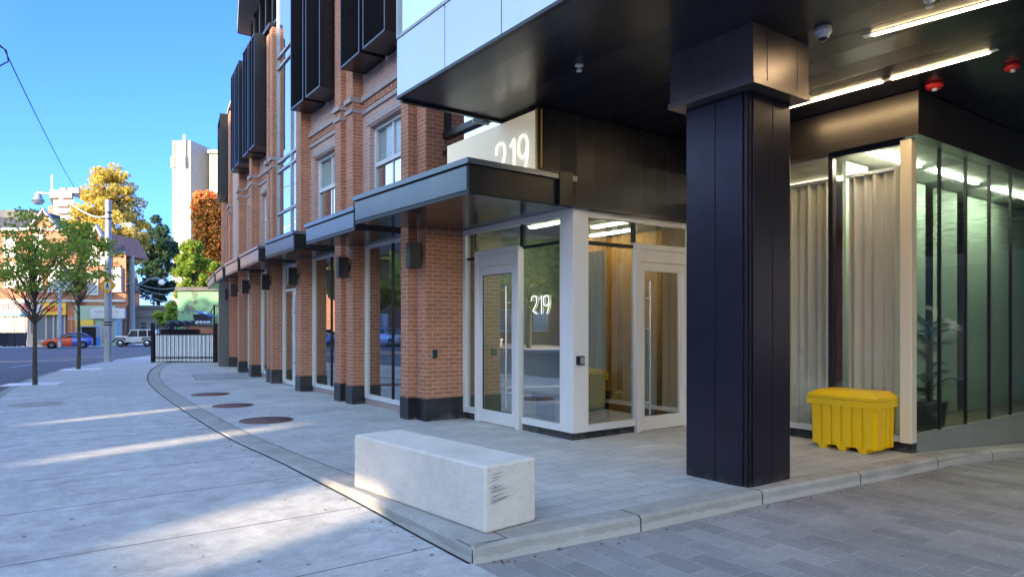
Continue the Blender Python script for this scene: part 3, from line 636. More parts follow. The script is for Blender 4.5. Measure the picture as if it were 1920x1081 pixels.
def door(M, wid, handle_near, name):    # local: face at x=0, y from 0 to wid, x into building
    fm = MB(); fm.box(-.012, .10, -.075, 0, .0, 2.72); fm.box(-.012, .10, wid, wid+.075, .0, 2.72); fm.box(-.011, .099, 0, wid, 2.64, 2.72); fm.box(0, .098, 0, wid, 2.46, 2.635)
    ff = fm.build('door_frame', M_['alu'], bld, M, bevel=.003)
    d = MB(); d.box(.01, .065, .004, .115, .015, 2.45); d.box(.01, .065, wid-.115, wid-.004, .015, 2.45); d.box(.012, .063, .115, wid-.115, .015, .21); d.box(.012, .063, .115, wid-.115, 2.33, 2.45)
    do = d.build(name, M_['alu'], bld, M, bevel=.003)
    MB().box(.035, .043, .11, wid-.11, .2, 2.34).build('pane', M_['glass'], do)
    g = MB(); g.box(.02, .034, .115, .127, .21, 2.33); g.box(.02, .034, wid-.127, wid-.115, .21, 2.33); g.box(.021, .033, .127, wid-.127, .21, .222); g.box(.021, .033, .127, wid-.127, 2.318, 2.33); g.build('gasket', M_['blackpl'], do)
    hy = .145 if handle_near else wid-.145
    h = MB(); h.tube([(-.075, hy, .30), (-.075, hy, 2.12)], .0155, 12)
    ya = hy-.04 if handle_near else hy+.04
    for z in (.52, 1.88): h.tube([(-.075, hy, z), (-.03, hy, z), (.012, hy-.05 if handle_near else hy+.05, z)], .009)
    h.build('pull_handle', M_['steel'], do)
    hg = MB(); yh = wid+.0 if handle_near else 0
    for z in (.22, 1.2, 2.15): hg.tube([(-.016, yh, z), (-.016, yh, z+.14)], .011)
    hg.build('hinge', M_['alu'], do); return do
door(Matrix.Translation((6.0, 8.165, 0)), 1.03, True, 'entrance_door')
# return wall, local y axis points to +x world: face normal towards -y
Mr = Matrix.Translation((0, 6.88, 0)) @ Matrix.Rotation(R(90), 4, 'Z') @ Matrix.Scale(-1, 4, (0,1,0))
f = MB(); f.box(6.27, 8.8, 6.88, 6.98, 3.01, 3.09); f.box(6.27, 7.2, 6.882, 6.978, .10, .185)
sf2 = build_each(f, 'storefront_frame', M_['alu'], bld)[0]
build_each(MB().box(7.17, 7.215, 6.9, 6.97, 2.72, 3.01).box(6.27, 7.17, 6.903, 6.968, 2.64, 2.69), 'dark_mullion', M_['black'], sf2)
MB().box(6.27, 7.2, 6.925, 6.933, .17, 3.02).box(7.2, 8.8, 6.925, 6.933, 2.71, 3.02).build('pane', M_['glass'], sf2)
MB().box(6.02, 7.2, 6.92, 7.3, -.05, .10).build('black_base', M_['plinth'], bld)
# door on the return built in mirrored coordinates without negative scale
def door_r(x0, wid):
    fm = MB(); fm.box(x0-.075, x0, 6.868, 6.98, 0, 2.72); fm.box(x0+wid, x0+wid+.075, 6.868, 6.98, 0, 2.72); fm.box(x0, x0+wid, 6.869, 6.979, 2.64, 2.72); fm.box(x0, x0+wid, 6.88, 6.978, 2.46, 2.635)
    fm.build('door_frame', M_['alu'], bld, bevel=.003)
    d = MB(); d.box(x0+.004, x0+.10, 6.89, 6.945, .015, 2.45); d.box(x0+wid-.10, x0+wid-.004, 6.89, 6.945, .015, 2.45); d.box(x0+.10, x0+wid-.10, 6.892, 6.943, .015, .21); d.box(x0+.10, x0+wid-.10, 6.892, 6.943, 2.33, 2.45)
    do = d.build('entrance_door', M_['alu'], bld, bevel=.003)
    MB().box(x0+.09, x0+wid-.09, 6.915, 6.923, .2, 2.34).build('pane', M_['glass'], do)
    h = MB(); hx = x0+.13; h.tube([(hx, 6.815, .24), (hx, 6.815, 2.18)], .0155, 12)
    for z in (.42, 1.93): h.tube([(hx, 6.815, z), (hx-.01, 6.85, z), (hx-.06, 6.892, z)], .009)
    h.build('pull_handle', M_['steel'], do)
door_r(7.29, .98)
MB().box(8.4, 8.8, 6.882, 6.98, 0, 3.01).build('storefront_frame', M_['alu'], bld)
# corner post
MB().box(5.995, 6.27, 6.865, 7.145, .10, 3.13).build('corner_post', M_['alu'], bld, bevel=.004)
# dark wall above the entrance
MB().box(5.36, 8.9, 6.80, 7.0, 3.5, 4.32).build('cladding_wall', M_['clad'], bld)
MB().box(5.88, 8.9, 6.802, 7.0, 3.13, 3.5).build('cladding_wall', M_['clad'], bld)
t = MB(); t.box(5.335, 5.375, 6.775, 6.80, 3.49, 4.32); t.box(5.68, 5.90, 6.76, 6.80, 3.10, 3.53); t.box(5.36, 5.70, 6.765, 6.80, 3.495, 3.53); t.box(5.90, 8.9, 6.78, 6.80, 3.095, 3.135)
t.build('wall_trim', M_['black'], bld)
# wall left of the sign, over the canopy
MB().box(5.72, 5.95, 7.0, 9.7, 3.1, 4.3).build('cladding_wall', M_['clad'], bld)
f = MB(); f.box(5.6, 5.75, 7.7, 9.62, 4.56, 4.66); f.box(5.62, 5.74, 8.6, 8.66, 4.66, 9); f.box(5.62, 5.74, 9.54, 9.62, 4.66, 9); f.box(5.60, 5.75, 7.7, 9.62, 4.3, 4.36)
fo = f.build('corner_window', M_['black'], bld); MB().box(5.67, 5.68, 7.7, 9.6, 4.33, 9).build('pane', M_['glassblue'], fo)
# ---------------------------------------------------------------- overhang
o = MB(); o.box(3.86, 30, -9, 7.66, 4.33, 4.5); ov = o.build('overhang', M_['soffit'], bld)
fa = MB(); js = [7.66, 6.50, 5.42, 4.34, 3.2, 1.6, 0, -1.6, -3.2, -4.8, -6.4, -9]
for a, b in zip(js, js[1:]): fa.box(3.81, 3.85, b+.008, a-.008 if a < 7 else a, 4.36, 5.06)
fa.build('fascia_panel', M_['panel'], ov, bevel=.004)
MB().box(3.80, 3.86, -9, 7.66, 4.325, 4.36).box(3.86, 5.5, 7.61, 7.672, 4.30, 4.34).build('fascia_edge', M_['black'], ov)
g = MB()
for a, b in zip(js, js[1:]): g.box(3.83, 3.85, b+.02, a-.02, 5.10, 8.5)
g.build('overhang_glazing', M_['glassblue'], ov)
g = MB(); g.box(3.80, 3.87, -9, 7.66, 5.065, 5.10)
for a in js: g.box(3.825, 3.86, a-.02, a+.02, 5.1, 8.5) if a < 7 else g.box(3.8, 3.86, a-.05, a, 5.1, 8.5)
g.box(3.9, 3.95, -9, 7.6, 4.5, 8.5); g.build('overhang_frame', M_['galv'], ov)
MB().box(4.0, 30, -9, 7.6, 4.5, 12).build('overhang_mass', M_['concwall'], ov)
MB().tube([(5.2, 7.70, 4.27), (4.95, 7.705, 4.27)], .02).build('pipe_end', M_['galv'], ov)
# column
cl = MB(); cl.box(5.60, 5.93, 3.885, 3.895, -.02, 3.8) if False else None
cl.box(5.62, 6.28, 3.93, 4.64, -.13, 4.0); 
colm = cl.build('column', M_['black'], bld)
pnl = MB(); pnl.box(5.60, 5.62, 4.29, 4.645, -.01, 3.9); pnl.box(5.60, 5.62, 3.975, 4.283, -.01, 3.9); pnl.box(5.675, 5.98, 3.90, 3.93, -.01, 3.9); pnl.box(5.987, 6.285, 3.90, 3.93, -.01, 3.9); pnl.box(5.618, 5.63, 3.94, 3.97, -.01, 3.9); pnl.box(5.64, 5.67, 3.915, 3.93, -.01, 3.9)
pnl.build('column_cladding', M_['colmet'], colm, bevel=.005)
cap = MB(); cap.box(5.48, 6.40, 3.77, 4.76, 3.80, 4.33); cap.box(5.465, 6.415, 3.755, 4.775, 3.77, 3.83)
for y in (3.98, 4.25, 4.52): cap.box(5.475, 5.48, y-.006, y+.006, 3.83, 4.32)
for xx in (5.7, 6.2): cap.box(xx-.006, xx+.006, 3.765, 3.77, 3.83, 4.32)
cap.build('capital', M_['colcap'], colm, bevel=.004)
# ---------------------------------------------------------------- lobby to the right (x = 8.72 and y = 3.8)
MB().box(8.62, 8.84, 3.70, 6.88, 3.80, 4.32).box(8.84, 22, 3.70, 3.92, 3.80, 4.32).build('bulkhead', M_['bulk'], bld)
f = MB(); f.box(8.72, 8.80, 3.93, 6.88, .12, .19); f.box(8.70, 8.80, 4.80, 4.85, .19, 3.8) if False else None
lf = f.build('lobby_window', M_['alu'], bld)
build_each(MB().box(8.70, 8.79, 4.79, 4.85, .19, 3.8).box(8.71, 8.79, 5.98, 6.03, .19, 3.8).box(8.705, 8.79, 3.93, 4.79, 3.74, 3.8), 'dark_mullion', M_['black'], lf)
MB().box(8.75, 8.758, 3.93, 6.88, .18, 3.78).build('pane', M_['glasslob'], lf)
MB().box(8.74, 8.9, 3.82, 6.88, -.05, .12).build('black_base', M_['plinth'], bld)
MB().box(8.66, 8.80, 3.79, 3.93, .12, 3.78).build('corner_post', M_['postcream'], bld, bevel=.012)
lf = MB().box(8.8, 22, 3.82, 3.9, .17, .21).build('lobby_window', M_['concwall'], bld)
mu = MB()
for k, xx in enumerate((9.55, 10.35, 11.15, 11.95, 12.75, 13.6, 14.5, 15.5, 16.5, 18)): mu.box(xx, xx+.03, 3.835, 3.875, .21, 3.8)
build_each(mu, 'dark_mullion', M_['black'], lf)
MB().box(8.8, 22, 3.85, 3.858, .2, 3.8).build('pane', M_['glassgreen'], lf)
MB().box(8.86, 22, 3.815, 3.98, -1.2, .17).build('concrete_upstand', M_['concwall'], bld)
# interior of the lobby
it = MB(); it.box(6.1, 22, 6.99, 13, -.02, .015); it.box(8.81, 22, 3.95, 6.99, -.02, .015)
it.build('lobby_floor', M_['floor'], bld)
it = MB(); it.box(8.86, 22, 3.95, 9.6, 3.82, 3.9); it.box(6.13, 8.86, 7.0, 9.6, 3.12, 3.2); it.build('lobby_ceiling', M_['interior'], bld)
it = MB(); it.box(9.3, 22, 9.5, 9.6, .0, 3.8); it.box(6.1, 9.3, 9.46, 9.56, 0, 3.12); it.box(21.9, 22, 3.95, 9.5, 0, 3.8); it.box(6.95, 7.0, 7.75, 9.4, .02, 2.9) if False else None
it.build('lobby_wall', M_['interior'], bld)
it = MB(); it.box(9.25, 9.85, 4.9, 4.95, .02, 3.8); it.box(10.2, 10.9, 5.0, 5.05, .02, 3.8); it.box(11.2, 11.9, 5.0, 5.05, .02, 3.8); it.box(12.3, 13.1, 5.0, 5.05, .02, 3.8); it.box(13.5, 19, 5.0, 5.05, .02, 3.8); it.build('green_partition', M_['intgreen'], bld)
MB().box(7.9, 9.2, 9.0, 9.1, .02, 3.1).box(8.55, 8.65, 7.6, 9.0, .02, 3.1).build('orange_wall_panel', M_['orange'], bld)
MB().box(6.75, 6.80, 7.1, 7.72, .3, 2.6).build('pale_partition', M_['white'], bld)
# curtains
def curtain(y0, y1, x=9.02):
    mb = MB(); n = int((y1-y0)/.012); vs = []
    for k in range(n+1):
        y = y0+(y1-y0)*k/n; xx = x+.035*math.sin(y*2*math.pi/.13)+.012*math.sin(y*21)
        vs += [(xx, y, .1), (xx*1+.0, y, 3.5)]
    mb.poly(vs, [(2*i, 2*i+2, 2*i+3, 2*i+1) for i in range(n)], 0, True)
    o = mb.build('curtain', M_['curtain']); 
    MB().box(x-.05, x+.05, y0-.02, y1+.02, 3.5, 3.54).build('curtain_rail', M_['white'], o); return o
tag(curtain(4.0, 4.74), 'pleated cream curtain behind the glass above the yellow salt bin', 'curtain', 'lobby curtains')
tag(curtain(4.92, 6.7), 'pleated cream curtain seen right beside the black column', 'curtain', 'lobby curtains')
# overhang strips, then glow boxes added to brighten lobby and shops
def ceil_light(name, label, segs, group=None):
    root = thing(name, label, 'ceiling light', (segs[0][0][0], segs[0][0][1], 4.33), 0, group)
    for a, b in segs:
        a = Vector(a); b = Vector(b); d = b-a; M = Matrix.Translation((a.x-root.location.x, a.y-root.location.y, 0)) @ Matrix.Rotation(-math.atan2(d.x, d.y), 4, 'Z')
        MB().box(-.036, .036, 0, d.length, -.008, .0).build('frame', M_['white'], root, M)
        MB().box(-.025, .025, .08, d.length-.02, -.014, -.009).build('diffuser', M_['lamp'], root, M)
    return root
zc = 4.33
def GC(u, v): return W(u, (zc-CAMH)*FPX/(HZ-v))
a = GC(1619, 69); b = GC(1870, 0); d = Vector(b)-Vector(a); b2 = tuple(Vector(a)+d*1.5)
ceil_light('linear_ceiling_light', 'upper linear warm light strip recessed in the dark overhang ceiling', [(a, b2)], 'overhang light strips')
a = GC(1668, 148); b = GC(1872, 92); c = GC(1440, 211)
ceil_light('linear_ceiling_light', 'lower linear warm light strip running behind the column capital', [(b, a), (a, c)], 'overhang light strips')
il = MB()
LL = ['nearest the glazed entrance door','seen over the right entrance door','before the orange wall panel','just behind the cream corner post','between the green lobby mullions','farthest right behind the green glass','deep inside behind the cream curtains','deep in the lobby behind the green panels','behind the second curtain']
for kk, (xx, yy) in enumerate(((6.7,8.2),(7.5,7.6),(8.2,8.4),(9.6,4.45),(11.6,4.45),(13.8,4.45),(9.9,7.5),(12,8),(10.3,5.9))):  # strips added to brighten the otherwise dark lobby
    il = MB().box(-.045, .045, -.5, .5, -.03, 0) if not (yy < 5 and xx > 9) else MB().box(-.8, .8, -.03, .03, -.03, 0); zz = 3.12 if xx < 8.7 and yy > 7 else 3.81
    o_ = il.build('lobby_glow_strip', M_['sideglow' if yy < 5 else 'lobbyglow']); o_.location = (xx, yy, zz)
    tag(o_, 'slim warm glow strip added to brighten the lobby '+LL[kk], 'ceiling light', 'added lobby glow strips')
for i, yy in enumerate((11.6, 14.3, 17.1, 19.8, 22.1, 28.5)):  # panels added to brighten the shop interiors
    o_ = MB().box(-.5, .5, -.1, .1, -.03, 0).build('shop_glow_panel', M_['shopglow']); o_.location = (7.3, yy, 3.11)
    tag(o_, 'small glow panel added to brighten the '+['first shop window from the entrance','second shop window from the entrance','shop with the glass door','narrow window past the shop door','narrow window under the far canopies','last bay by the gate'][i], 'ceiling light', 'added shop glow panels')
# ---------------------------------------------------------------- signs and fittings
def digits(txt, w, h, gap, r, parent, m, M):
    S2 = {'2': [[(0,.72),(.03,.86),(.18,.97),(.5,1),(.82,.97),(.97,.86),(1,.72),(.93,.57),(.7,.42),(.25,.18),(.04,.0),(1,.0)]],
          '1': [[(.2,.82),(.62,1),(.62,0)]],
          '9': [[(.95,.70),(.88,.55),(.68,.46),(.45,.43),(.2,.48),(.05,.6),(.02,.75),(.1,.9),(.3,.985),(.5,1),(.72,.98),(.9,.88),(.98,.72),(.96,.5),(.85,.25),(.62,.0)]]}
    x0 = 0
    for k, ch in enumerate(txt):
        for st in S2[ch]:
            pts = st if ch == '1' else catmull(st[:-2], 4)+[st[-1]] if ch == '2' else catmull(st, 4)
            mb = MB(); mb.tube([(x0+a*w, 0, b*h) for a, b in pts], r, 6); mb.build('digit', m, parent, M)
        x0 += (w+gap)*(.75 if ch == '1' else 1)
sg = thing('number_sign', 'cream sign panel reading 219 above the entrance canopy', 'sign', (5.33, 6.82, 3.45))
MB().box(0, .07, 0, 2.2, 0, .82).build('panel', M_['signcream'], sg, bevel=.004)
MB().box(-.01, .08, -.03, 0, 0, .83).build('edge_trim', M_['signyel'], sg)
RX = Matrix(((0,-1,0,0),(-1,0,0,0),(0,0,1,0),(0,0,0,1)))
digits('219', .20, .50, .09, .015, sg, M_['digit'], Matrix.Translation((-.012, .87, .05)) @ Matrix.Rotation(R(-90), 4, 'Z'))
dg = thing('door_number', 'white number 219 applied on the glass beside the entrance door', 'sign', (6.04, 7.62, 1.83))
digits('219', .125, .26, .035, .0055, dg, M_['digit'], Matrix.Translation((-.012, .20, -.13)) @ Matrix.Rotation(R(-90), 4, 'Z'))
def wall_lamp(M, label):
    loc = M.translation; root = thing('wall_lamp', label, 'lamp', loc, M.to_euler().z, 'black box wall lamps on the piers')
    MB().box(-.24, -.045, -.075, .075, -.2, .2).build('housing', M_['black'], root, bevel=.004)
    MB().box(-.246, -.2405, -.06, .06, -.185, .185).build('front_plate', mat('dark_grey_plate', (.06,.06,.065), .4), root)
    MB().box(-.045, 0, -.03, .03, -.05, .05).build('bracket', M_['black'], root); return root
wl_ = wall_lamp(Matrix.Translation((5.31, 9.80, 2.66)), 'black box lamp on the brick pier next to the entrance door')
labs = ['black box lamp on the second brick pier from the entrance', 'black box lamp on the third pier beside the shop door', 'black box lamp on the paired piers past the shop door', 'black box lamp on the narrow pier under the far canopies', 'farthest black box lamps near the gate end of the facade', 'black box lamp on the last wide brown brick pier']
for k, (Mx, y, lb) in enumerate(zip((M1, M2, M3, M4, M5, M6), (-.36, 0, -.27, 0, 0, 0), labs)):
    p = Mx @ Vector((0, y, 2.66)); dup(wl_, p, Mx.to_euler().z, lb)
# entry call boxes
cb = thing('call_box', 'small black card reader on the brick pier', 'card reader', (5.45, 9.65, 1.08))
MB().box(-.045, .045, -.05, 0, -.065, .065).build('housing', M_['blackpl'], cb, bevel=.006); MB().box(-.050, -.0455, -.046, -.004, -.06, .06).build('side_plate', M_['galv'], cb)
cb = thing('call_box', 'small black card reader on the silver corner post', 'card reader', (6.10, 6.865, 1.07))
MB().box(-.055, .075, -.035, 0, -.06, .06).build('housing', M_['blackpl'], cb, bevel=.006); MB().box(-.01, .068, -.039, -.0355, -.045, .045).build('reader_plate', M_['galv'], cb)
# sprinkler heads, camera, strobes
def sprinkler(u, v, label):
    x, y = GC(u, v-6); r = thing('sprinkler_head', label, 'sprinkler', (x, y, zc), 0, 'ceiling sprinklers')
    MB().lathe([(0,-.002),(.045,-.004),(.045,-.02),(.015,-.025),(.012,-.06),(.03,-.065),(.03,-.075),(0,-.078)]).build('body', M_['white'], r)
sprinkler(1086, 127, 'small white sprinkler head alone on the dark overhang ceiling'); sprinkler(1743, 4, 'small white sprinkler head at the top edge by the light strip')
x, y = GC(1543, 52); r = thing('dome_camera', 'white dome security camera on the ceiling right of the column', 'camera', (x, y, zc))
MB().lathe([(0,0),(.075,-.002),(.08,-.05),(.07,-.065),(.0,-.066)]).build('housing', M_['white'], r); MB().lathe([(.062,-.066),(.058,-.09),(.042,-.102)]).build('shroud', M_['white'], r); MB().lathe([(.042,-.100),(.03,-.118),(0,-.124)]).build('dome', M_['blackpl'], r)
for (u, v, s, lb) in ((1752, 158, 1.0, 'red round fire alarm on the ceiling above the lobby corner'), (1898, 122, .8, 'red fire alarm near the right edge of the dark ceiling')):
    x, y = GC(u, v); r = thing('fire_alarm', lb, 'fire alarm', (x, y, zc), R(30), 'red ceiling alarms')
    MB().lathe([(0,0),(.09*s,-.001),(.095*s,-.03),(.07*s,-.06),(0,-.062)]).build('housing', M_['red'], r); MB().lathe([(.03*s,-.062),(.03*s,-.085),(.0,-.09)], c=(-.03,0,0)).build('strobe', M_['white'], r)
# ---------------------------------------------------------------- bench block and salt bin
bn = MB(); bn.box(0, .52, 0, 1.98, .0, .50)
b_ = bn.build('concrete_bench', M_['conc'], None, fr(2.80, 4.19, R(5.5)) @ Matrix.Translation((0,0,.004)), bevel=.014)
b_.modifiers['bevel'].width = .02
sb_ = b_.modifiers.new('grid', 'SUBSURF'); sb_.subdivision_type = 'SIMPLE'; sb_.levels = sb_.render_levels = 5
tx = bpy.data.textures.new('chips', 'CLOUDS'); tx.noise_scale = .09; tx.noise_depth = 4
dm_ = b_.modifiers.new('chips', 'DISPLACE'); dm_.texture = tx; dm_.strength = .010; dm_.mid_level = .62
tag(b_, 'long pale concrete block bench with scuffed end on the kerb corner', 'bench')
# scuffs on the bench end
random.seed(9); sc = MB(); 
for k in range(26):
    z = random.uniform(.20, .42); x0 = .02+random.uniform(0, .05); ln = random.uniform(.06, .22); h = random.uniform(.001, .0035); sl_ = random.uniform(.05, .35)
    sc.face([(x0, -.002, z), (x0+ln*.5, -.002, z+ln*.5*sl_-h), (x0+ln, -.002, z+ln*sl_), (x0+ln*.5, -.002, z+ln*.5*sl_+h)])
for k in range(26):
    z = random.choice((random.uniform(.02,.48), random.uniform(.44,.485))); x0 = random.uniform(.02,.5); h = random.uniform(.002,.005)
    sc.face([(x0, -.002, z-h), (x0+h*1.4, -.002, z), (x0, -.002, z+h), (x0-h*1.4, -.002, z)])
sc.build('scuff_marks', mat('scuff_grey', (.24,.23,.22), .9), b_)
sb = thing('salt_bin', 'yellow plastic salt bin with ribbed sides and hinged lid by the glass wall', 'bin', (8.22, 4.0, .0))
w_, l_ = .47, .82
bd = MB()
def frus(mb, x0, x1, y0, y1, z0, z1, t, mi=0):
    mb.poly([(x0+t,y0+t,z0),(x1-t,y0+t,z0),(x1-t,y1-t,z0),(x0+t,y1-t,z0),(x0,y0,z1),(x1,y0,z1),(x1,y1,z1),(x0,y1,z1)], [(0,3,2,1),(4,5,6,7),(0,1,5,4),(1,2,6,5),(2,3,7,6),(3,0,4,7)], mi)
frus(bd, .01, w_-.01, .01, l_-.01, .055, .55, .010)
for k in range(6):                 # raised flat ribs on the long front
    y = .035+k*.128; frus(bd, -.010, .05, y, y+.108, .06, .55, .006)
for k in range(4):
    xx = .03+k*.106; frus(bd, xx, xx+.088, -.010, .05, .06, .55, .006)
bd.build('bin_body', M_['yellow'], sb)
ft = MB()
for k in range(3):
    y = .10+k*.25; ft.poly([(.0,y,.06),(w_,y,.06),(w_,y+.13,.06),(.0,y+.13,.06),(.01,y+.03,.0),(w_-.01,y+.03,.0),(w_-.01,y+.10,.0),(.01,y+.10,.0)], [(0,1,2,3),(4,7,6,5),(0,4,5,1),(1,5,6,2),(2,6,7,3),(3,7,4,0)])
ft.build('foot', M_['yellow'], sb)
ld = MB(); ld.box(-.03, w_+.02, -.03, l_+.03, .55, .63)
ld.poly([(-.03,-.03,.635),(w_+.02,-.03,.635),(w_+.02,l_+.03,.635),(-.03,l_+.03,.635),(-.03,-.03,.672),(w_+.02,-.03,.672),(w_+.02,l_+.03,.672),(-.03,l_+.03,.672),(.07,.07,.735),(w_-.02,.07,.735),(w_-.02,l_-.07,.735),(.07,l_-.07,.735)],
        [(0,3,2,1),(0,1,5,4),(1,2,6,5),(2,3,7,6),(3,0,4,7),(4,5,9,8),(5,6,10,9),(6,7,11,10),(7,4,8,11),(8,9,10,11)])
lo_ = ld.build('lid', M_['yellow'], sb)
MB().box(-.042, -.03, .35, .47, .61, .63).build('catch', M_['yellow'], lo_)
# ---------------------------------------------------------------- manholes and grate
def manhole(u, v, rad, label, ring=True):
    x, y = G(u, v); r = thing('manhole_cover', label, 'manhole cover', (x, y, .004), 0, 'manhole covers in the pavement')
    MB().lathe([(0,.002),(rad*.93,.002),(rad*.93,.001)], n=40).build('lid', M_['holelid'], r)
    MB().lathe([(rad*.95,.001),(rad*.95,.005),(rad,.005),(rad,.0)], n=40).build('ring', M_['rust'], r)
    return r
def lidmat():
    m = grimy('cast_iron_grid', (.24,.10,.085), (.32,.15,.12), 9, .7, fine=80); v = coords(m, 'Object'); ck = N(m, 'ShaderNodeTexChecker'); ck.inputs['Scale'].default_value = 28; L(m, v, ck.inputs['Vector'])
    src = B(m).inputs['Base Color'].links[0].from_socket; L(m, mixc(m, ck.outputs['Fac'], src, (.035,.02,.018)), B(m).inputs['Base Color']); return m
M_['holelid'] = lidmat()
manhole(500, 787.5, .42, 'largest round rusty manhole cover between the light streaks'); manhole(437, 760, .37, 'middle round rusty manhole cover at the end of a sunlit streak'); manhole(395, 739, .40, 'farthest round rusty manhole cover nearest the far grate')
x, y = G(68, 757); r = thing('manhole_cover', 'faint grey round utility cover in the left sidewalk', 'manhole cover', (x, y, .004), 0, 'manhole covers in the pavement'); MB().lathe([(0,.002),(.45,.002),(.46,.0)], n=32).build('lid', M_['kerb'], r)
x, y = G(418, 705); r = thing('drain_grate', 'wide grey rectangular grate set in the pavers before the piers', 'grate', (x, y, .004), R(-8))
mb = MB(); mb.box(-.8, .8, -1.3, 1.3, -.0, .003); mb.build('frame', M_['concwall'], r); mb = MB()
for k in range(24): mb.box(-.76, .76, -1.24+k*.105, -1.24+k*.105+.045, .003, .008)
mb.build('bars', M_['galv'], r)
rnd = random.Random(12); mb = MB()
for k in range(240):
    t = rnd.random()
    if t < .45: y = rnd.uniform(4.2, 16); x = kx_at(y)-.04-abs(rnd.gauss(0, .12)); z = sz(x, y)+.006
    elif t < .7: x = rnd.uniform(2.7, 9); y = ky(x)-.03-abs(rnd.gauss(0, .10)); z = -.119+kz(x)
    else: x = rnd.uniform(-.3, 5.0); y = rnd.uniform(4.3, 16); z = (sz(x, y) if x < kx_at(y) else gz(x, y))+.007
    a = rnd.uniform(0, 6.28); r = rnd.uniform(.008, .024); c_, s_ = math.cos(a), math.sin(a)
    mb.face([(x-c_*r, y-s_*r, z), (x+s_*r*.5, y-c_*r*.5, z+.004), (x+c_*r, y+s_*r, z+.001), (x-s_*r*.5, y+c_*r*.5, z+.005)])
lf_ = mb.build('fallen_leaves', leafmat('fallen_leaf', [(.10,.05,.02), (.20,.12,.04), (.07,.05,.03), (.30,.22,.08)], .1)); tag(lf_, 'small brown fallen leaves scattered on the pavement and kerb', 'leaves', kind='stuff')
# ================================================================ street furniture
pole = thing('street_lamp_pole', 'tall grey concrete pole with curved arm lamp and crossing sign on the sidewalk', 'street lamp', (*W(203, 28.3), 0), YAW)
MB().tube([(0,0,-.05),(0,0,.8),(0,0,6.7)], [.17,.15,.115], 14).build('pole', M_['galv'], pole)
pts = [(-.05,0,6.02),(-.5,0,6.0),(-1.0,.0,6.2),(-1.7,0,6.62),(-2.3,0,6.92),(-2.75,0,7.0)]; pts = catmull(pts, 4)
ar = MB().tube(pts, .04, 8).build('arm', M_['galv'], pole)
MB().lathe([(.0,.28),(.03,.27),(.035,.18),(.12,.14),(.13,.02),(.16,-.06),(.24,-.14),(.24,-.17),(.21,-.17)], c=(-2.9,0,6.83), n=20).build('lamp_head', M_['galv'], pole)
MB().lathe([(.21,-.17),(.18,-.26),(.10,-.31),(0,-.33)], c=(-2.9,0,6.83), n=20).build('lamp_glass', M_['white'], pole)
MB().box(-2.9, -2.7, -.03, .03, 6.95, 7.02).build('arm_clamp', M_['galv'], pole)
rb = MB()
for z in (5.9, 6.15, 4.9, 1.5, 1.62): rb.lathe([(.155,z),(.16,z+.02),(.155,z+.05)], n=14)
rb.build('band', M_['black'], pole)
MB().tube([(0,-.16,1.0),(0,-.16,1.2)], .01).build('label_strip', M_['signred'], pole)
cs = thing('crossing_sign', 'yellow diamond pedestrian crossing sign on the grey pole', 'sign', (*W(202, 28.1), 3.16), YAW)
mb = MB(); mb.box(-.26, .26, -.01, 0, -.26, .26, M=Matrix.Rotation(R(45), 4, 'Y')); mb.build('panel', M_['diamond'], cs)
mb = MB(); mb.box(-.13, .13, -.014, -.0105, -.17, .12); mb.build('white_panel', M_['signwhite'], cs)
mb = MB(); mb.prism([(-.12,.15),(0,.27),(.12,.15),(.07,.15),(0,.2),(-.07,.15)], -.014, -.0105); mb.lathe([(0,0),(.03,.0)], c=(.01,-.018,.09), axis='y', n=10)
mb.prism([(-.03,.055),(.035,.055),(.03,-.03),(.07,-.14),(.035,-.14),(-.0,-.05),(-.05,-.14),(-.085,-.13),(-.035,-.03)], -.018, -.0145); mb.prism([(-.03,.05),(-.075,0),(-.06,-.015),(-.02,.02)], -.018, -.0145); mb.build('walking_figure', M_['blackpl'], cs)
# cables
def cable(label, pts, r=.012, name='overhead_cable', m='wire', sag=0):
    P = []
    for a, b in zip(pts, pts[1:]):
        for k in range(12): t = k/12; P.append(tuple(a[i]*(1-t)+b[i]*t-(sag*4*t*(1-t) if i == 2 else 0) for i in range(3)))
    P.append(pts[-1]); o = MB().tube(P, r, 5).build(name, M_[m]); tag(o, label, 'cable', 'overhead cables'); return o
def P3(u, v, d): x, y = W(u, d); return (x, y, ZV(v, d))
cable('thin black cable crossing the sky down to the upper left tree', [P3(-40, 20, 14), P3(8, 92, 16), P3(140, 352, 40)], .014, sag=.15)
cable('black cable loop at the upper left edge of the sky', [P3(-30, 60, 12), P3(12, 95, 12), P3(16, 115, 12), P3(-30, 140, 12)], .012)
def tw(u, v, d): return P3(u, v, d)
up = thing('utility_pole', 'pale wooden utility pole beyond the low building', 'utility pole', (*W(247, 82), gz(*W(247, 82))), YAW)
MB().tube([(0,0,0),(0,0,ZV(480,82)+.9)], [.42,.3], 10).build('pole', M_['cream'], up)
pts = catmull([(0,0,6.2),(1.2,0,7.3),(2.6,0,8.0),(3.4,0,7.9)], 5); MB().tube(pts, .08, 6).build('arm', M_['galv'], up); MB().lathe([(.0,.25),(.3,.1),(.42,-.15),(.3,-.4),(0,-.5)], c=(3.6,0,7.6)).build('lamp_head', M_['white'], up)
MB().box(-2.2, .2, -.1, .1, 6.9, 7.1).build('crossarm', M_['cream'], up)
for k, (v0, u1, v1) in enumerate(((508, 330, 512), (520, 330, 533), (526, 330, 545), (530, 325, 560), (515, 120, 500), (524, 130, 520))):
    cable(['highest pale cable running right from the far utility pole','second pale cable running right from the far utility pole','third pale cable sagging right from the utility pole','lowest pale cable sagging towards the green tree','upper pale cable running left towards the gabled house','lower pale cable running left towards the gabled house'][k], [tw(247, v0+6, 82), tw(u1, v1+6, 88 if u1 > 247 else 70)], .035, m='trim', sag=.5)
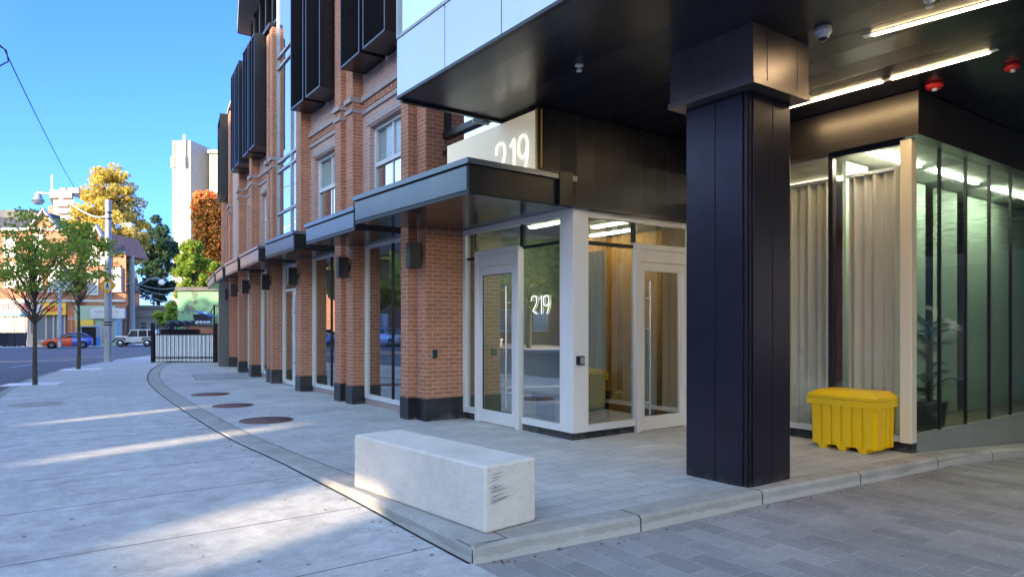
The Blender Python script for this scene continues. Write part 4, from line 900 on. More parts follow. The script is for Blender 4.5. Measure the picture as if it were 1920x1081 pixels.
o2 = thing('street_pole', 'slim grey pole standing before the yellow shop sign', 'pole', (*W(112, 64), gz(*W(112, 64))), YAW); MB().tube([(0,0,0),(0,0,ZV(478,64)+.6)], [.16,.12], 8).build('pole', M_['galv'], o2); MB().lathe([(.2,0),(.2,.5),(.17,.5)], n=8).build('collar', M_['galv'], o2)
# ================================================================ trees
def crown_mb(clumps, nper, leaf, seed, aspect=1.7):
    rnd = random.Random(seed); mb = MB(); V = []; F = []
    for (c, r, rz) in clumps:
        for _ in range(nper):
            while True:
                p = Vector((rnd.uniform(-1,1), rnd.uniform(-1,1), rnd.uniform(-1,1)))
                if .15 < p.length < 1: break
            p = Vector((c[0]+p.x*r, c[1]+p.y*r, c[2]+p.z*rz))
            a = Vector((rnd.gauss(0,1), rnd.gauss(0,1), rnd.gauss(0,.6))).normalized(); b = a.cross(Vector((rnd.gauss(0,1), rnd.gauss(0,1), rnd.gauss(0,1)))).normalized()
            s = leaf*rnd.uniform(.6, 1.25); a = a*s*aspect*.5; b = b*s*.5; k = len(V)
            V += [p-a, p-a*.1+b, p+a, p-a*.1-b]; F.append((k, k+1, k+2, k+3))
    mb.poly(V, F); return mb
def tree(name, label, loc, h, rad, trunk_h, trunk_r, leafm, seed, nclump=26, nper=160, leaf=.09, group=None, clump=.3, shape=1.0, lean=0, zflat=.7, core=None):
    rnd = random.Random(seed); root = thing(name, label, 'tree', loc, rnd.uniform(0, 6), group)
    tb = MB(); tp = [(0,0,-.1)]; x = y = 0
    for k in range(1, 7):
        x += rnd.uniform(-.03, .03)*h*.12+lean; y += rnd.uniform(-.03, .03)*h*.12; tp.append((x, y, (trunk_h+(h-trunk_h)*.55)*k/6))
    tb.tube(tp, [trunk_r*(1-.13*k) for k in range(7)], 9)
    clumps = []; hc = (h+trunk_h)/2; hh = (h-trunk_h)/2
    for k in range(nclump):
        while True:
            q = Vector((rnd.uniform(-1,1), rnd.uniform(-1,1), rnd.uniform(-1,1)))
            if .3 < q.length < 1: break
        wz = (1-shape*max(0, q.z)*.55)
        c = Vector((q.x*rad*wz, q.y*rad*wz, hc+q.z*hh*.9)); cr = clump*rad*rnd.uniform(.6, 1.25); clumps.append((c, cr, cr*zflat))
        t0 = min(1, max(.45, (c.z-rad*.75)/tp[-1][2])); i0 = min(5, int(t0*6)); s = Vector(tp[i0]).lerp(Vector(tp[i0+1]), t0*6-i0 if i0 < 5 else .9)
        mid = s.lerp(c, .5)+Vector((rnd.gauss(0,.08)*rad, rnd.gauss(0,.08)*rad, .03*h*rnd.uniform(-.5,1)))
        tb.tube([s, mid, c], [trunk_r*.26, trunk_r*.15, trunk_r*.05], 5, cap=False)
    tb.build('trunk', M_['bark'], root); crown_mb(clumps, nper, leaf, seed+1).build('crown', leafm, root); return root
LG = leafmat('street_tree_leaves', [(.16,.26,.03), (.26,.36,.05), (.36,.46,.07), (.50,.52,.10)], .6)
LY = leafmat('yellow_leaves', [(.50,.36,.06), (.68,.52,.10), (.58,.52,.14), (.40,.42,.10), (.62,.40,.10), (.74,.62,.20)])
LD = leafmat('blue_green_leaves', [(.03,.08,.05), (.06,.13,.07), (.09,.17,.10)])
LO = leafmat('autumn_ivy_leaves', [(.22,.05,.02), (.10,.09,.02), (.40,.12,.03), (.07,.10,.02), (.30,.16,.04), (.14,.06,.02)])
LOT = leafmat('orange_ivy_leaves', [(.70,.22,.06), (.80,.36,.10), (.60,.14,.05), (.75,.45,.15)])
LB = leafmat('bush_leaves', [(.12,.24,.03), (.26,.38,.05), (.44,.50,.08)], .6)
tree('street_tree', 'thin street tree nearest the camera at the left kerb', (*G(66, 722), 0), 4.6, 1.55, 2.0, .062, LG, 11, 66, 50, .066, 'young street trees', clump=.24, zflat=.45)
tree('street_tree', 'thin street tree standing beside the lamp pole', (*G(147, 692), 0), 5.4, 1.35, 2.5, .070, LG, 23, 66, 50, .075, 'young street trees', clump=.24, zflat=.45)
for k, (u, v, lb) in enumerate(((62, 720, 'pale square tree pit slab round the nearest street tree'), (155, 692, 'pale square tree pit slab round the farther street tree'))):
    x, y = G(u, v); o = MB().box(-.62, .62, -.45, .45, .0, .012).build('tree_pit_slab', M_['white'], None, Matrix.Translation((x, y, .0)) @ Matrix.Rotation(R(-14), 4, 'Z')); tag(o, lb, 'paving slab', 'tree pit slabs')
def btree(name, label, u, d, vtop, wpx, trunk_h, m, seed, **k):
    x, y = W(u, d); z = gz(x, y); h = ZV(vtop, d)-z; return tree(name, label, (x, y, z), h, wpx/FPX*d/2, trunk_h, .35, m, seed, **k)
btree('maple_tree', 'tall yellow autumn tree rising behind the brick shops', 207, 98, 292, 128, 8, LY, 31, nclump=170, nper=130, leaf=.30, clump=.22, shape=.9, zflat=.7)
btree('shade_tree', 'dark blue green tree left of the white tower', 297, 112, 398, 72, 5, LD, 37, nclump=110, nper=150, leaf=.30, clump=.26, shape=.5, zflat=.9)
btree('shade_tree', 'small green tree leaning over the low beige building', 322, 70, 566, 50, 2.0, LB, 41, nclump=26, nper=150, leaf=.22, clump=.35)
btree('shade_tree', 'bright green tree in front of the white tower', 362, 44, 428, 62, 2.4, LB, 43, nclump=70, nper=160, leaf=.13, clump=.34, zflat=.9)
btree('shade_tree', 'green bushy tree below the ivy covered chimney', 408, 42, 486, 44, 2.5, LB, 44, nclump=30, nper=200, leaf=.14, clump=.34)
# ================================================================ far buildings, each in a frame parallel to the picture
def far_thing(name, label, cat, u, d, rz=0, group=None):
    x, y = W(u, d); return thing(name, label, cat, (x, y, gz(x, y)), YAW+rz, group)
def lx(u, u0, d): return (u-u0)/FPX*d
def rel(v, d, root): return ZV(v, d)-root.location.z
# tower
tw_ = far_thing('tower_block', 'tall pale concrete apartment tower behind the gate', 'building', 372, 170); d = 170
a = R(0)
mb = MB(); mb.poly([(lx(323,372,d),0,0),(lx(363,372,d),-1.5,0),(lx(378,372,d),4,0),(lx(378,372,d),24,0),(lx(323,372,d),24,0)]+[(lx(323,372,d),0,rel(264,d,tw_)),(lx(363,372,d),-1.5,rel(266,d,tw_)),(lx(378,372,d),4,rel(270,d,tw_)),(lx(378,372,d),24,rel(270,d,tw_)),(lx(323,372,d),24,rel(264,d,tw_))],
        [(0,1,6,5),(1,2,7,6),(2,3,8,7),(3,4,9,8),(4,0,5,9),(5,6,7,8,9)]); mb.build('wall', M_['cream'], tw_)
MB().box(lx(386,372,d), lx(432,372,d), 2, 24, 0, rel(280,d,tw_)).box(lx(384,372,d), lx(434,372,d), 1.4, 24, rel(284,d,tw_), rel(278,d,tw_)).build('wall', M_['cream'], tw_)
sp = MB()
for k in range(16): sp.box(lx(378.2,372,d), lx(385.8,372,d), 4.2, 5, k*2.9, k*2.9+1.5)
sp.build('spandrel', M_['cream'], tw_); MB().box(lx(378.3,372,d), lx(385.7,372,d), 5, 6, 0, rel(283,d,tw_)).build('window', M_['win'], tw_)
jt = MB()
for u in (331, 339, 347, 355): t = (u-323)/40; jt.box(lx(u,372,d)-.06, lx(u,372,d)+.06, -1.5*t-.05, -1.5*t+.1, 0, rel(264,d,tw_)-.5)
for u in (393, 401, 409, 417): jt.box(lx(u,372,d)-.06, lx(u,372,d)+.06, 1.96, 2.0, 0, rel(290,d,tw_))
jt.build('panel_joint', M_['beige'], tw_)
an = MB(); an.tube([(lx(352,372,d), -1.6, rel(318,d,tw_)), (lx(352,372,d), -1.6, rel(256,d,tw_))], .35, 6); an.box(lx(350.5,372,d), lx(354,372,d), -2.4, -1.9, rel(316,d,tw_), rel(296,d,tw_)); an.build('antenna', M_['white'], tw_)
an = MB(); an.tube([(lx(328,372,d), -.4, rel(315,d,tw_)), (lx(328,372,d), -.4, rel(270,d,tw_))], .2, 6); an.box(lx(324,372,d), lx(326,372,d), -.9, -.4, rel(316,d,tw_), rel(295,d,tw_)); an.build('antenna', M_['galv'], tw_)
# beige block with balconies behind the tree
ap = far_thing('balcony_block', 'beige apartment block with balconies behind the yellow tree', 'building', 118, 160); d = 160
shear(MB().box(lx(100,118,d), lx(139,118,d), 0, 20, 0, rel(372,d,ap)), -.64).build('wall', M_['beige'], ap); shear(MB().box(lx(98,118,d), lx(140,118,d), -1, 20, rel(372,d,ap), rel(358,d,ap)), -.64).build('parapet', M_['cream'], ap)
MB().box(lx(85,118,d), lx(100,118,d), 1, 16, 0, rel(385,d,ap)).build('brick_wing', M_['brick2'], ap)
MB().box(lx(102,118,d), lx(137,118,d), 2, 12, rel(358,d,ap), rel(349,d,ap)).build('penthouse', M_['win'], ap)
for k in range(3):
    v = 388+k*13; bo = MB().box(lx(108,118,d), lx(132,118,d), -.9, 0, rel(v,d,ap), rel(v,d,ap)+.5).build('balcony', M_['cream'], ap); MB().box(lx(109,118,d), lx(131,118,d), -.12, -.02, rel(v,d,ap)+.6, rel(v,d,ap)+1.2).build('pane', M_['win'], bo)
MB().tube([(lx(101,118,d), -.5, rel(358,d,ap)), (lx(101,118,d), -.5, rel(329,d,ap))], .25, 6).build('antenna', M_['white'], ap)
shear(MB().box(lx(225,118,d), lx(246,118,d), 4, 20, 0, rel(362,d,ap)), -.55).build('rear_wing', M_['cream'], ap)
# brick shops
def window(parent, x0, x1, z0, z1, arch=False, y=-.05, m='win'):
    fo = MB().box(x0-.12, x0, y-.08, .1, z0, z1).box(x1, x1+.12, y-.08, .1, z0, z1).box(x0-.12, x1+.12, y-.081, .1, z1, z1+.14).box(x0-.2, x1+.2, y-.12, .1, z0-.16, z0).box(x0, x1, y-.04, .05, (z0+z1)/2-.05, (z0+z1)/2+.05).build('window', M_['trim'], parent)
    MB().box(x0, x1, y+.0, .04, z0, z1).build('pane', M_[m], fo); return fo
d = 78
sh = far_thing('brick_shop_building', 'orange brick building with dark roof over the pizza shop', 'building', 60, d)
X = lambda u: lx(u, 60, d)
Z = lambda v: rel(v, d, sh)
shear(MB().box(X(-90), X(126), .0, 14, 0, Z(428)), -.60).build('wall', M_['brick2'], sh)
shear(MB().prism([(X(62),Z(428)),(X(85),Z(398)),(X(108),Z(428))], -.02, 8), -.60).build('gable', M_['brick2'], sh)
MB().prism([(X(58),Z(431)),(X(85),Z(396)),(X(112),Z(431)),(X(112),Z(427)),(X(85),Z(391)),(X(58),Z(427))], -.5, .05).build('gable_trim', M_['trim'], sh)
rf = MB(); rf.poly([(X(-90),-.3,Z(430)),(X(126),-.3,Z(430)),(X(120),5,Z(404)),(X(-90),5,Z(383)),(X(-90),12,Z(383)),(X(120),12,Z(404))], [(0,1,2,3),(3,2,5,4)]); shear(rf, -.60).build('roof', M_['slate'], sh)
MB().box(X(-90), X(16), 4.6, 9, Z(400), Z(381)).build('mansard_top', M_['slate'], sh)
MB().box(X(-90), X(126), -.35, 0, Z(433), Z(428)).box(X(-90), X(126), -.25, 0, Z(566), Z(561)).build('cornice', M_['trim'], sh)
for (a, b, c_, e) in ((11,34,494,537),(66,81,440,482),(64,80,498,545),(94,108,502,545),(110,122,502,545),(-30,-12,494,537),(11,30,446,480),(-30,-12,446,480),(40,54,498,540)): window(sh, X(a), X(b), Z(e), Z(c_), m='paleglass')
st = MB(); st.box(X(-60), X(53), -.1, .02, 0, Z(594)).build('pizza_shopfront', M_['win'], sh)
q = MB()
for u in (-30, -8, 11, 27, 32, 48, 54): q.box(X(u)-.07, X(u)+.07, -.16, -.1, 0, Z(594))
q.box(X(-60), X(54), -.15, -.1, 0, .5); q.build('shopfront_frame', M_['galv'], sh)
MB().box(X(57), X(124), -.1, .02, 0, Z(590)).build('grill_shopfront', M_['win'], sh)
q = MB()
for u in (58, 68, 88, 102, 110, 123): q.box(X(u)-.09, X(u)+.09, -.16, -.1, 0, Z(590))
q.build('shopfront_frame', M_['trim'], sh)
MB().box(X(50), X(70), -.14, -.05, 0, 1.3).build('white_stall_riser', M_['trim'], sh)
# pizza sign
def shop_sign(label, u0, u1, v0, v1, base, items):
    x, y = W((u0+u1)/2, d-.6); root = thing('shop_sign', label, 'sign', (x, y, ZV((v0+v1)/2, d)), YAW); wv = (u1-u0)/FPX*d; hv = (v1-v0)/FPX*d
    MB().box(-wv/2, wv/2, 0, .35, -hv/2, hv/2).build('panel', M_[base], root, bevel=.02)
    for body, size, dx, dz, m in items:
        text_mb(body, size, .02).build('lettering', M_[m], root, Matrix.Translation((dx, -.03, dz)) @ Matrix.Rotation(R(90), 4, 'X'))
    return root
s1 = shop_sign('white and blue shop sign reading PIZZA', -12, 53, 567, 593, 'signwhite', [('PIZZA', 1.05, .5, .28, 'signred')])
MB().box(-1.9, 1.9, -.02, -.002, -.79, -.52).build('blue_band', M_['signblue'], s1)
s2 = shop_sign('yellow shop sign reading BBQ', 57, 123, 568, 590, 'signyel', [('BBQ', 1.0, .75, -.02, 'signred')])
MB().box(-2.0, -.55, -.02, -.002, -.55, .55).build('pale_patch', M_['signwhite'], s2)
# gabled brick house with arch door
g2 = far_thing('brick_gable_house', 'orange brick house with pointed gable and red arched door', 'building', 165, d-.5)
X = lambda u: lx(u, 165, d); Z = lambda v: rel(v, d, g2)
shear(MB().box(X(126.5), X(236), 0, 12, 0, Z(475)), -.57).build('wall', M_['brick2'], g2)
MB().prism([(X(165),Z(475)),(X(187),Z(434)),(X(209),Z(475))], -.25, 8).box(X(165), X(209), -.25, .0, 0, Z(475)).build('gable', M_['brick2'], g2)
MB().prism([(X(161),Z(480)),(X(187),Z(430)),(X(213),Z(480)),(X(213),Z(474)),(X(187),Z(423)),(X(161),Z(474))], -.8, -.2).build('gable_trim', M_['trim'], g2)
rf = MB(); rf.poly([(X(126),-.3,Z(477)),(X(238),-.3,Z(477)),(X(232),6,Z(440)),(X(132),6,Z(440))], [(0,1,2,3)]); rf.poly([(X(132),6,Z(440)),(X(232),6,Z(440)),(X(238),12,Z(477)),(X(126),12,Z(477))], [(0,1,2,3)]); shear(rf, -.57).build('roof', M_['slate'], g2)
for (a, b, c_, e) in ((128,142,502,543),(172,184,461,496),(190,198,461,496),(170,186,512,551),(214,228,505,545)): window(g2, X(a), X(b), Z(e), Z(c_), y=-.32, m='paleglass')
MB().box(X(126.5), X(236), -.3, -.0, Z(566), Z(562)).build('cornice', M_['trim'], g2)
MB().box(X(149), X(155), -.6, 0, 0, Z(440)).build('chimney', M_['brick2'], g2)
ad_ = MB(); pts = [(X(129),0),(X(129),Z(590))]+[(X(136)+math.cos(math.pi-t*math.pi/8)*.45, Z(590)+math.sin(t*math.pi/8)*.75) for t in range(1, 8)]+[(X(143),Z(590)),(X(143),0)]
ad_.prism(pts, -.1, 0.02); ad = ad_.build('arched_door', mat('terracotta_door', (.5,.14,.06), .6), g2)
MB().box(X(136)-.03, X(136)+.03, -.13, -.1, .1, Z(592)).box(X(129), X(143), -.13, -.1, Z(598), Z(596)).build('door_bar', M_['trim'], ad)
mb = MB(); mb.box(X(158), X(232), -1.6, -.3, 0, Z(577)); mb.build('mint_shopfront', M_['mint'], g2)
mb = MB(); mb.box(X(158), X(232), -1.75, -1.6, Z(600), Z(574)); mb.build('mint_fascia', M_['mint'], g2)
mb = MB(); mb.box(X(206), X(212), -1.66, -1.6, .3, Z(602)); mb.box(X(215), X(230), -1.66, -1.6, .5, Z(602)); mb.box(X(170), X(192), -1.66, -1.6, .8, Z(612)); mb.build('shop_pane', M_['paleglass'], g2)
MB().box(X(162), X(194), -1.9, -1.7, Z(612), Z(600)).build('yellow_awning', M_['signyel'], g2)
s3 = shop_sign('pale shop sign with faint lettering on the mint green shop', 171, 232, 579, 597, 'signwhite', [])
s3.location = (*W(201, d-2.5), s3.location.z)
rr = random.Random(3); mb = MB(); xx = -1.3
while xx < 1.3: ww = rr.uniform(.05,.15); mb.box(xx, xx+ww, -.02, -.001, .05, .05+rr.uniform(.2,.36)); mb.box(xx, xx+ww*.7, -.02, -.001, -.32, -.18); xx += ww+rr.uniform(.05,.2)
mb.build('faint_lettering', M_['beige'], s3)
# low beige building behind the utility pole
lb_ = far_thing('low_beige_building', 'low beige flat roofed building behind the white jeep', 'building', 280, 92); d = 92
X = lambda u: lx(u, 280, d); Z = lambda v: rel(v, d, lb_)
shear(MB().box(X(232), X(345), 0, 14, 0, Z(574)), -.48).build('wall', M_['beige'], lb_); shear(MB().box(X(230), X(347), -.3, 14, Z(577), Z(572)), -.48).build('parapet', M_['cream'], lb_); MB().box(X(250), X(345), -.12, 0, Z(594), Z(591)).build('ledge', M_['cream'], lb_); window(lb_, X(264), X(276), Z(617), Z(604)); window(lb_, X(238), X(246), Z(617), Z(600))
hb = far_thing('background_house', 'brown brick house with dark roof behind the cables', 'building', 240, 105); d = 105; X = lambda u: lx(u, 240, d); Z = lambda v: rel(v, d, hb)
shear(MB().box(X(216), X(262), 0, 8, 0, Z(545)), -.55).build('wall', M_['brick'], hb); shear(MB().prism([(X(213),Z(547)),(X(222),Z(505)),(X(256),Z(505)),(X(265),Z(547))], -.4, 8.4), -.55).build('roof', M_['slate'], hb); window(hb, X(226), X(232), Z(566), Z(552)); window(hb, X(244), X(250), Z(566), Z(552))
# mint painted wall building, ivy chimney
gw = far_thing('mint_green_building', 'mint green rendered building with dark stain behind the gate', 'building', 380, 37); d = 37; X = lambda u: lx(u, 380, d); Z = lambda v: rel(v, d, gw)
MB().box(X(333), X(440), 0, 6, 0, Z(545)).build('wall', M_['green_wall'], gw); MB().box(X(331), X(441), -.15, 6, Z(545), Z(538)).build('coping', M_['slate'], gw)
sm = mat('dark_stain', (.12,.17,.13), .9); st = MB(); rnd = random.Random(8)
for k in range(26):
    u = 362+rnd.gauss(0, 3) if k < 14 else 358+rnd.gauss(0, 8); v = rnd.uniform(549, 582) if k < 14 else rnd.gauss(581, 3); r_ = rnd.uniform(.04,.12)
    st.face([(X(u)+r_*math.cos(t)*rnd.uniform(.6,1.2), -.004-k*.0002, Z(v)+r_*1.3*math.sin(t)*rnd.uniform(.6,1.2)) for t in [i*math.pi/4 for i in range(8)]][::-1])
st.build('stain', sm, gw)
# external stair railing
ra = thing('stair_railing', 'black metal stair railing against the mint green wall', 'railing', (*W(404, 35.5), 0), YAW)
mb = MB(); X = lambda u: lx(u, 404, 35.5); zr = lambda v: ZV(v, 35.5)
mb.tube([(X(388),0,zr(596)),(X(402),0,zr(573)),(X(418),0,zr(573))], .03, 6)
for u in (388, 392, 397, 402, 407, 411, 416): v = 596-(u-388)*1.64 if u < 402 else 573; mb.tube([(X(u),0,zr(v)),(X(u),0,zr(612))], .018, 5)
mb.tube([(X(402),0,zr(571)),(X(402),0,zr(615))], .05, 6); mb.build('rails', M_['black'], ra)
ch = far_thing('ivy_covered_chimney', 'tall chimney stack wrapped in orange and red ivy', 'chimney', 396, 48); d = 48; X = lambda u: lx(u, 396, d); Z = lambda v: rel(v, d, ch)
MB().box(X(378), X(420), -.6, .8, 0, Z(372)).build('stack', M_['brick'], ch)
rnd = random.Random(77); cl1 = []; cl2 = []
for k in range(150):
    u = rnd.uniform(374, 424); v = rnd.uniform(378, 545); cl1.append((Vector((X(u), rnd.choice((-.65,-.6,.8)) + rnd.uniform(-.1,.1), Z(v))), .42, .42))
for k in range(60):
    v = rnd.uniform(378, 545); cl1.append((Vector((rnd.choice((X(376), X(422))), rnd.uniform(-.6,.8), Z(v))), .32, .42))
for k in range(46):
    u = rnd.uniform(374, 422); cl2.append((Vector((X(u), rnd.uniform(-.8,.9), Z(rnd.uniform(362, 388)-abs(u-392)*-.25))), .38, .34))
crown_mb(cl1, 75, .17, 5, 1.3).build('ivy', LO, ch); crown_mb(cl2, 70, .17, 6, 1.3).build('orange_ivy', LOT, ch)
# ---------------------------------------------------------------- gate, low brick wall, iron fence
gt = thing('lattice_gate', 'low black framed gate filled with white lattice slats across the alley', 'gate', (*G(287, 679), 0), YAW); gd = 28.0
gl = (411-287)/FPX*gd
mb = MB(); mb.box(-.06, .06, -.06, .06, -.05, 1.62); mb.box(gl-.22, gl-.1, -.06, .06, -.05, 1.6); build_each(mb, 'post', M_['black'], gt)
mb = MB(); mb.box(.08, gl-.22, -.03, .03, .18, .23); mb.box(.08, gl-.22, -.03, .03, 1.13, 1.17)
for k in range(16): xx = .1+k*(gl-.34)/15; mb.box(xx-.004, xx+.004, -.032, -.010, .03, 1.16)
mb.build('bars', M_['black'], gt)
mb = MB().box(.10, gl-.24, -.005, .005, .05, 1.14)
def lattmat():
    m = mat('white_lattice', (.72,.72,.70), .6); v = coords(m, 'Object', (16, .01, 16)); v.node.inputs['Rotation'].default_value = (0, R(45), 0)
    ck = N(m, 'ShaderNodeTexChecker'); ck.inputs['Scale'].default_value = 1.0; L(m, v, ck.inputs['Vector']); L(m, mixc(m, ck.outputs['Fac'], (.90,.90,.88), (.42,.42,.43)), B(m).inputs['Base Color']); return m
mb.build('lattice', lattmat(), gt)
lw = thing('low_brick_wall', 'low red brick wall behind the lattice gate', 'wall', (*W(378, 29.5), 0), YAW); d = 29.5; X = lambda u: lx(u, 378, d)
MB().box(X(347), X(421), 0, .3, -.1, ZV(612, d)).build('brick_face', M_['brick'], lw); MB().box(X(346), X(422), -.04, .34, ZV(612, d), ZV(609, d)).build('coping', M_['slate'], lw)
ifn = thing('iron_fence', 'black iron fence panel beside the brick wall', 'fence', (*W(289, 28.6), 0), YAW)
mb = MB(); 
for k in range(14): mb.box(.1+k*.1, .125+k*.1, .05, .075, 0, 1.58)
mb.box(.05, 1.45, .04, .08, 1.45, 1.49); mb.box(.05, 1.45, .04, .08, 1.1, 1.14); mb.build('railings', M_['black'], ifn); MB().box(.02, 1.5, .5, 1.2, 0, 1.35).build('dark_bin_enclosure', M_['black'], ifn)
# dumpster with rubbish
dm = thing('rubbish_bin', 'overfull dark blue bin with open lid on the wall top', 'bin', (*W(381, 31), ZV(609, 31)-.02), YAW)
frus(mb := MB(), -.33, .33, -.3, .3, .0, .5, .08); mb.build('bin_body', M_['bins'], dm); mb = MB(); mb.poly([(-.25,-.3,.62),(.42,-.3,.42),(.42,.3,.42),(-.25,.3,.62),(-.25,-.3,.66),(.42,-.3,.46),(.42,.3,.46),(-.25,.3,.66)], [(0,3,2,1),(4,5,6,7),(0,1,5,4),(1,2,6,5),(2,3,7,6),(3,0,4,7)]); mb.build('lid', M_['signblue'], dm)
def blob(mb, c, r, seed, n=8):
    rnd = random.Random(seed); prof = []
    for i in range(n+1):
        a = math.pi*i/n; prof.append((math.sin(a)*r*rnd.uniform(.85,1.1), -math.cos(a)*r*.8))
    mb.lathe(prof, c, 10)
mb = MB(); [blob(mb, (random.Random(k).uniform(-.25,.2), random.Random(k+9).uniform(-.2,.2), .52), .14, k) for k in range(5)]; mb.build('rubbish_bag', M_['bag'], dm)
bgs = MB(); [blob(bgs, (-.2+.15*k, -.1, .1), .11, k+20) for k in range(4)]; bo = bgs.build('rubbish_bags', M_['bag'], None, Matrix.Translation((*W(379, 30.0), ZV(609, 30)))); tag(bo, 'small pile of white rubbish bags before the open bin', 'rubbish bags')
bgs = MB(); [blob(bgs, (-.9+.3*k, .1, .08), .2, k+40) for k in range(5)]; bo = bgs.build('dark_tarp_heap', M_['bins'], None, Matrix.Translation((*W(362, 31), ZV(610, 31)))); tag(bo, 'dark heap of covered bags on the brick wall left of the bin', 'rubbish heap')
# ---------------------------------------------------------------- wheelie bins across the street
wb = far_thing('wheelie_bin', 'black wheelie bin at the left edge before the pizza shop', 'bin', -2, 66, R(8), 'wheelie bins along the far kerb')
mb = MB(); frus(mb, -.5, .5, -.4, .4, .08, 1.25, .1); mb.build('bin_body', M_['bins'], wb, bevel=.03); MB().box(-.53, .53, -.45, .45, 1.26, 1.36).build('lid', M_['blackpl'], wb, bevel=.03); MB().lathe([(0,-.06),(.13,-.06),(.13,.06),(0,.06)], c=(-.4,.36,.13), axis='x').lathe([(0,-.06),(.13,-.06),(.13,.06),(0,.06)], c=(.4,.36,.13), axis='x').build('wheel', M_['tyre'], wb)
for u, lb in ((13, 'second black wheelie bin from the left edge of the street'), (26, 'black wheelie bin third in the far kerb row'), (39, 'black wheelie bin at the right end of the far kerb row')):
    x, y = W(u, 66); dup(wb, (x, y, gz(x, y)), YAW+R(u), lb)
lbn = far_thing('litter_bin', 'dark square litter bin before the mint green shop', 'bin', 170, 73); MB().box(-.75, .75, -.4, .4, .05, 2.0).build('housing', M_['black'], lbn, bevel=.05); MB().box(-.8, .8, -.45, .45, 2.0, 2.15).build('lid', M_['galv'], lbn)
nb = far_thing('newspaper_box', 'small blue and white newspaper box beside the litter bin', 'newspaper box', 180, 73); MB().box(-.3, .3, -.25, .25, 0, .95).build('lower_box', M_['signblue'], nb); MB().box(-.3, .3, -.25, .25, .95, 1.95).build('upper_box', M_['beige'], nb)
# ---------------------------------------------------------------- cars
def loft(sections, mi=0):   # sections: (x, [(y,z)...]) closed symmetric rings
    mb = MB(); n = len(sections[0][1]); vs = []
    for x, ring in sections: vs += [(x, y, z) for y, z in ring]
    fs = [(i*n+k, i*n+(k+1) % n, (i+1)*n+(k+1) % n, (i+1)*n+k) for i in range(len(sections)-1) for k in range(n)]
    mb.poly(vs, fs, mi, True); mb.face([vs[k] for k in range(n)][::-1], mi); mb.face([vs[(len(sections)-1)*n+k] for k in range(n)], mi); return mb
def wheel_obj(root, x, y, r, wd=.2):
    t = MB().lathe([(r*.62,-wd/2),(r*.95,-wd/2),(r,-wd/3),(r,wd/3),(r*.95,wd/2),(r*.62,wd/2)], c=(x,y,r), axis='y', n=22).build('wheel', M_['tyre'], root)
    s = MB(); s.lathe([(0,-wd/2+.03),(r*.2,-wd/2+.02),(r*.62,-wd/2+.04),(r*.62,wd/2-.04),(r*.2,wd/2-.02),(0,wd/2-.03)], c=(x,y,r), axis='y', n=22); s.build('rim', M_['steel'], t)
    s = MB()
    for k in range(5):
        a = k*2*math.pi/5; s.box(-.025, .025, -wd/2-.002, wd/2+.002, .05, r*.6, M=Matrix.Translation((x,y,r)) @ Matrix.Rotation(a, 4, 'Y'))
    s.build('spoke', M_['galv'], t)
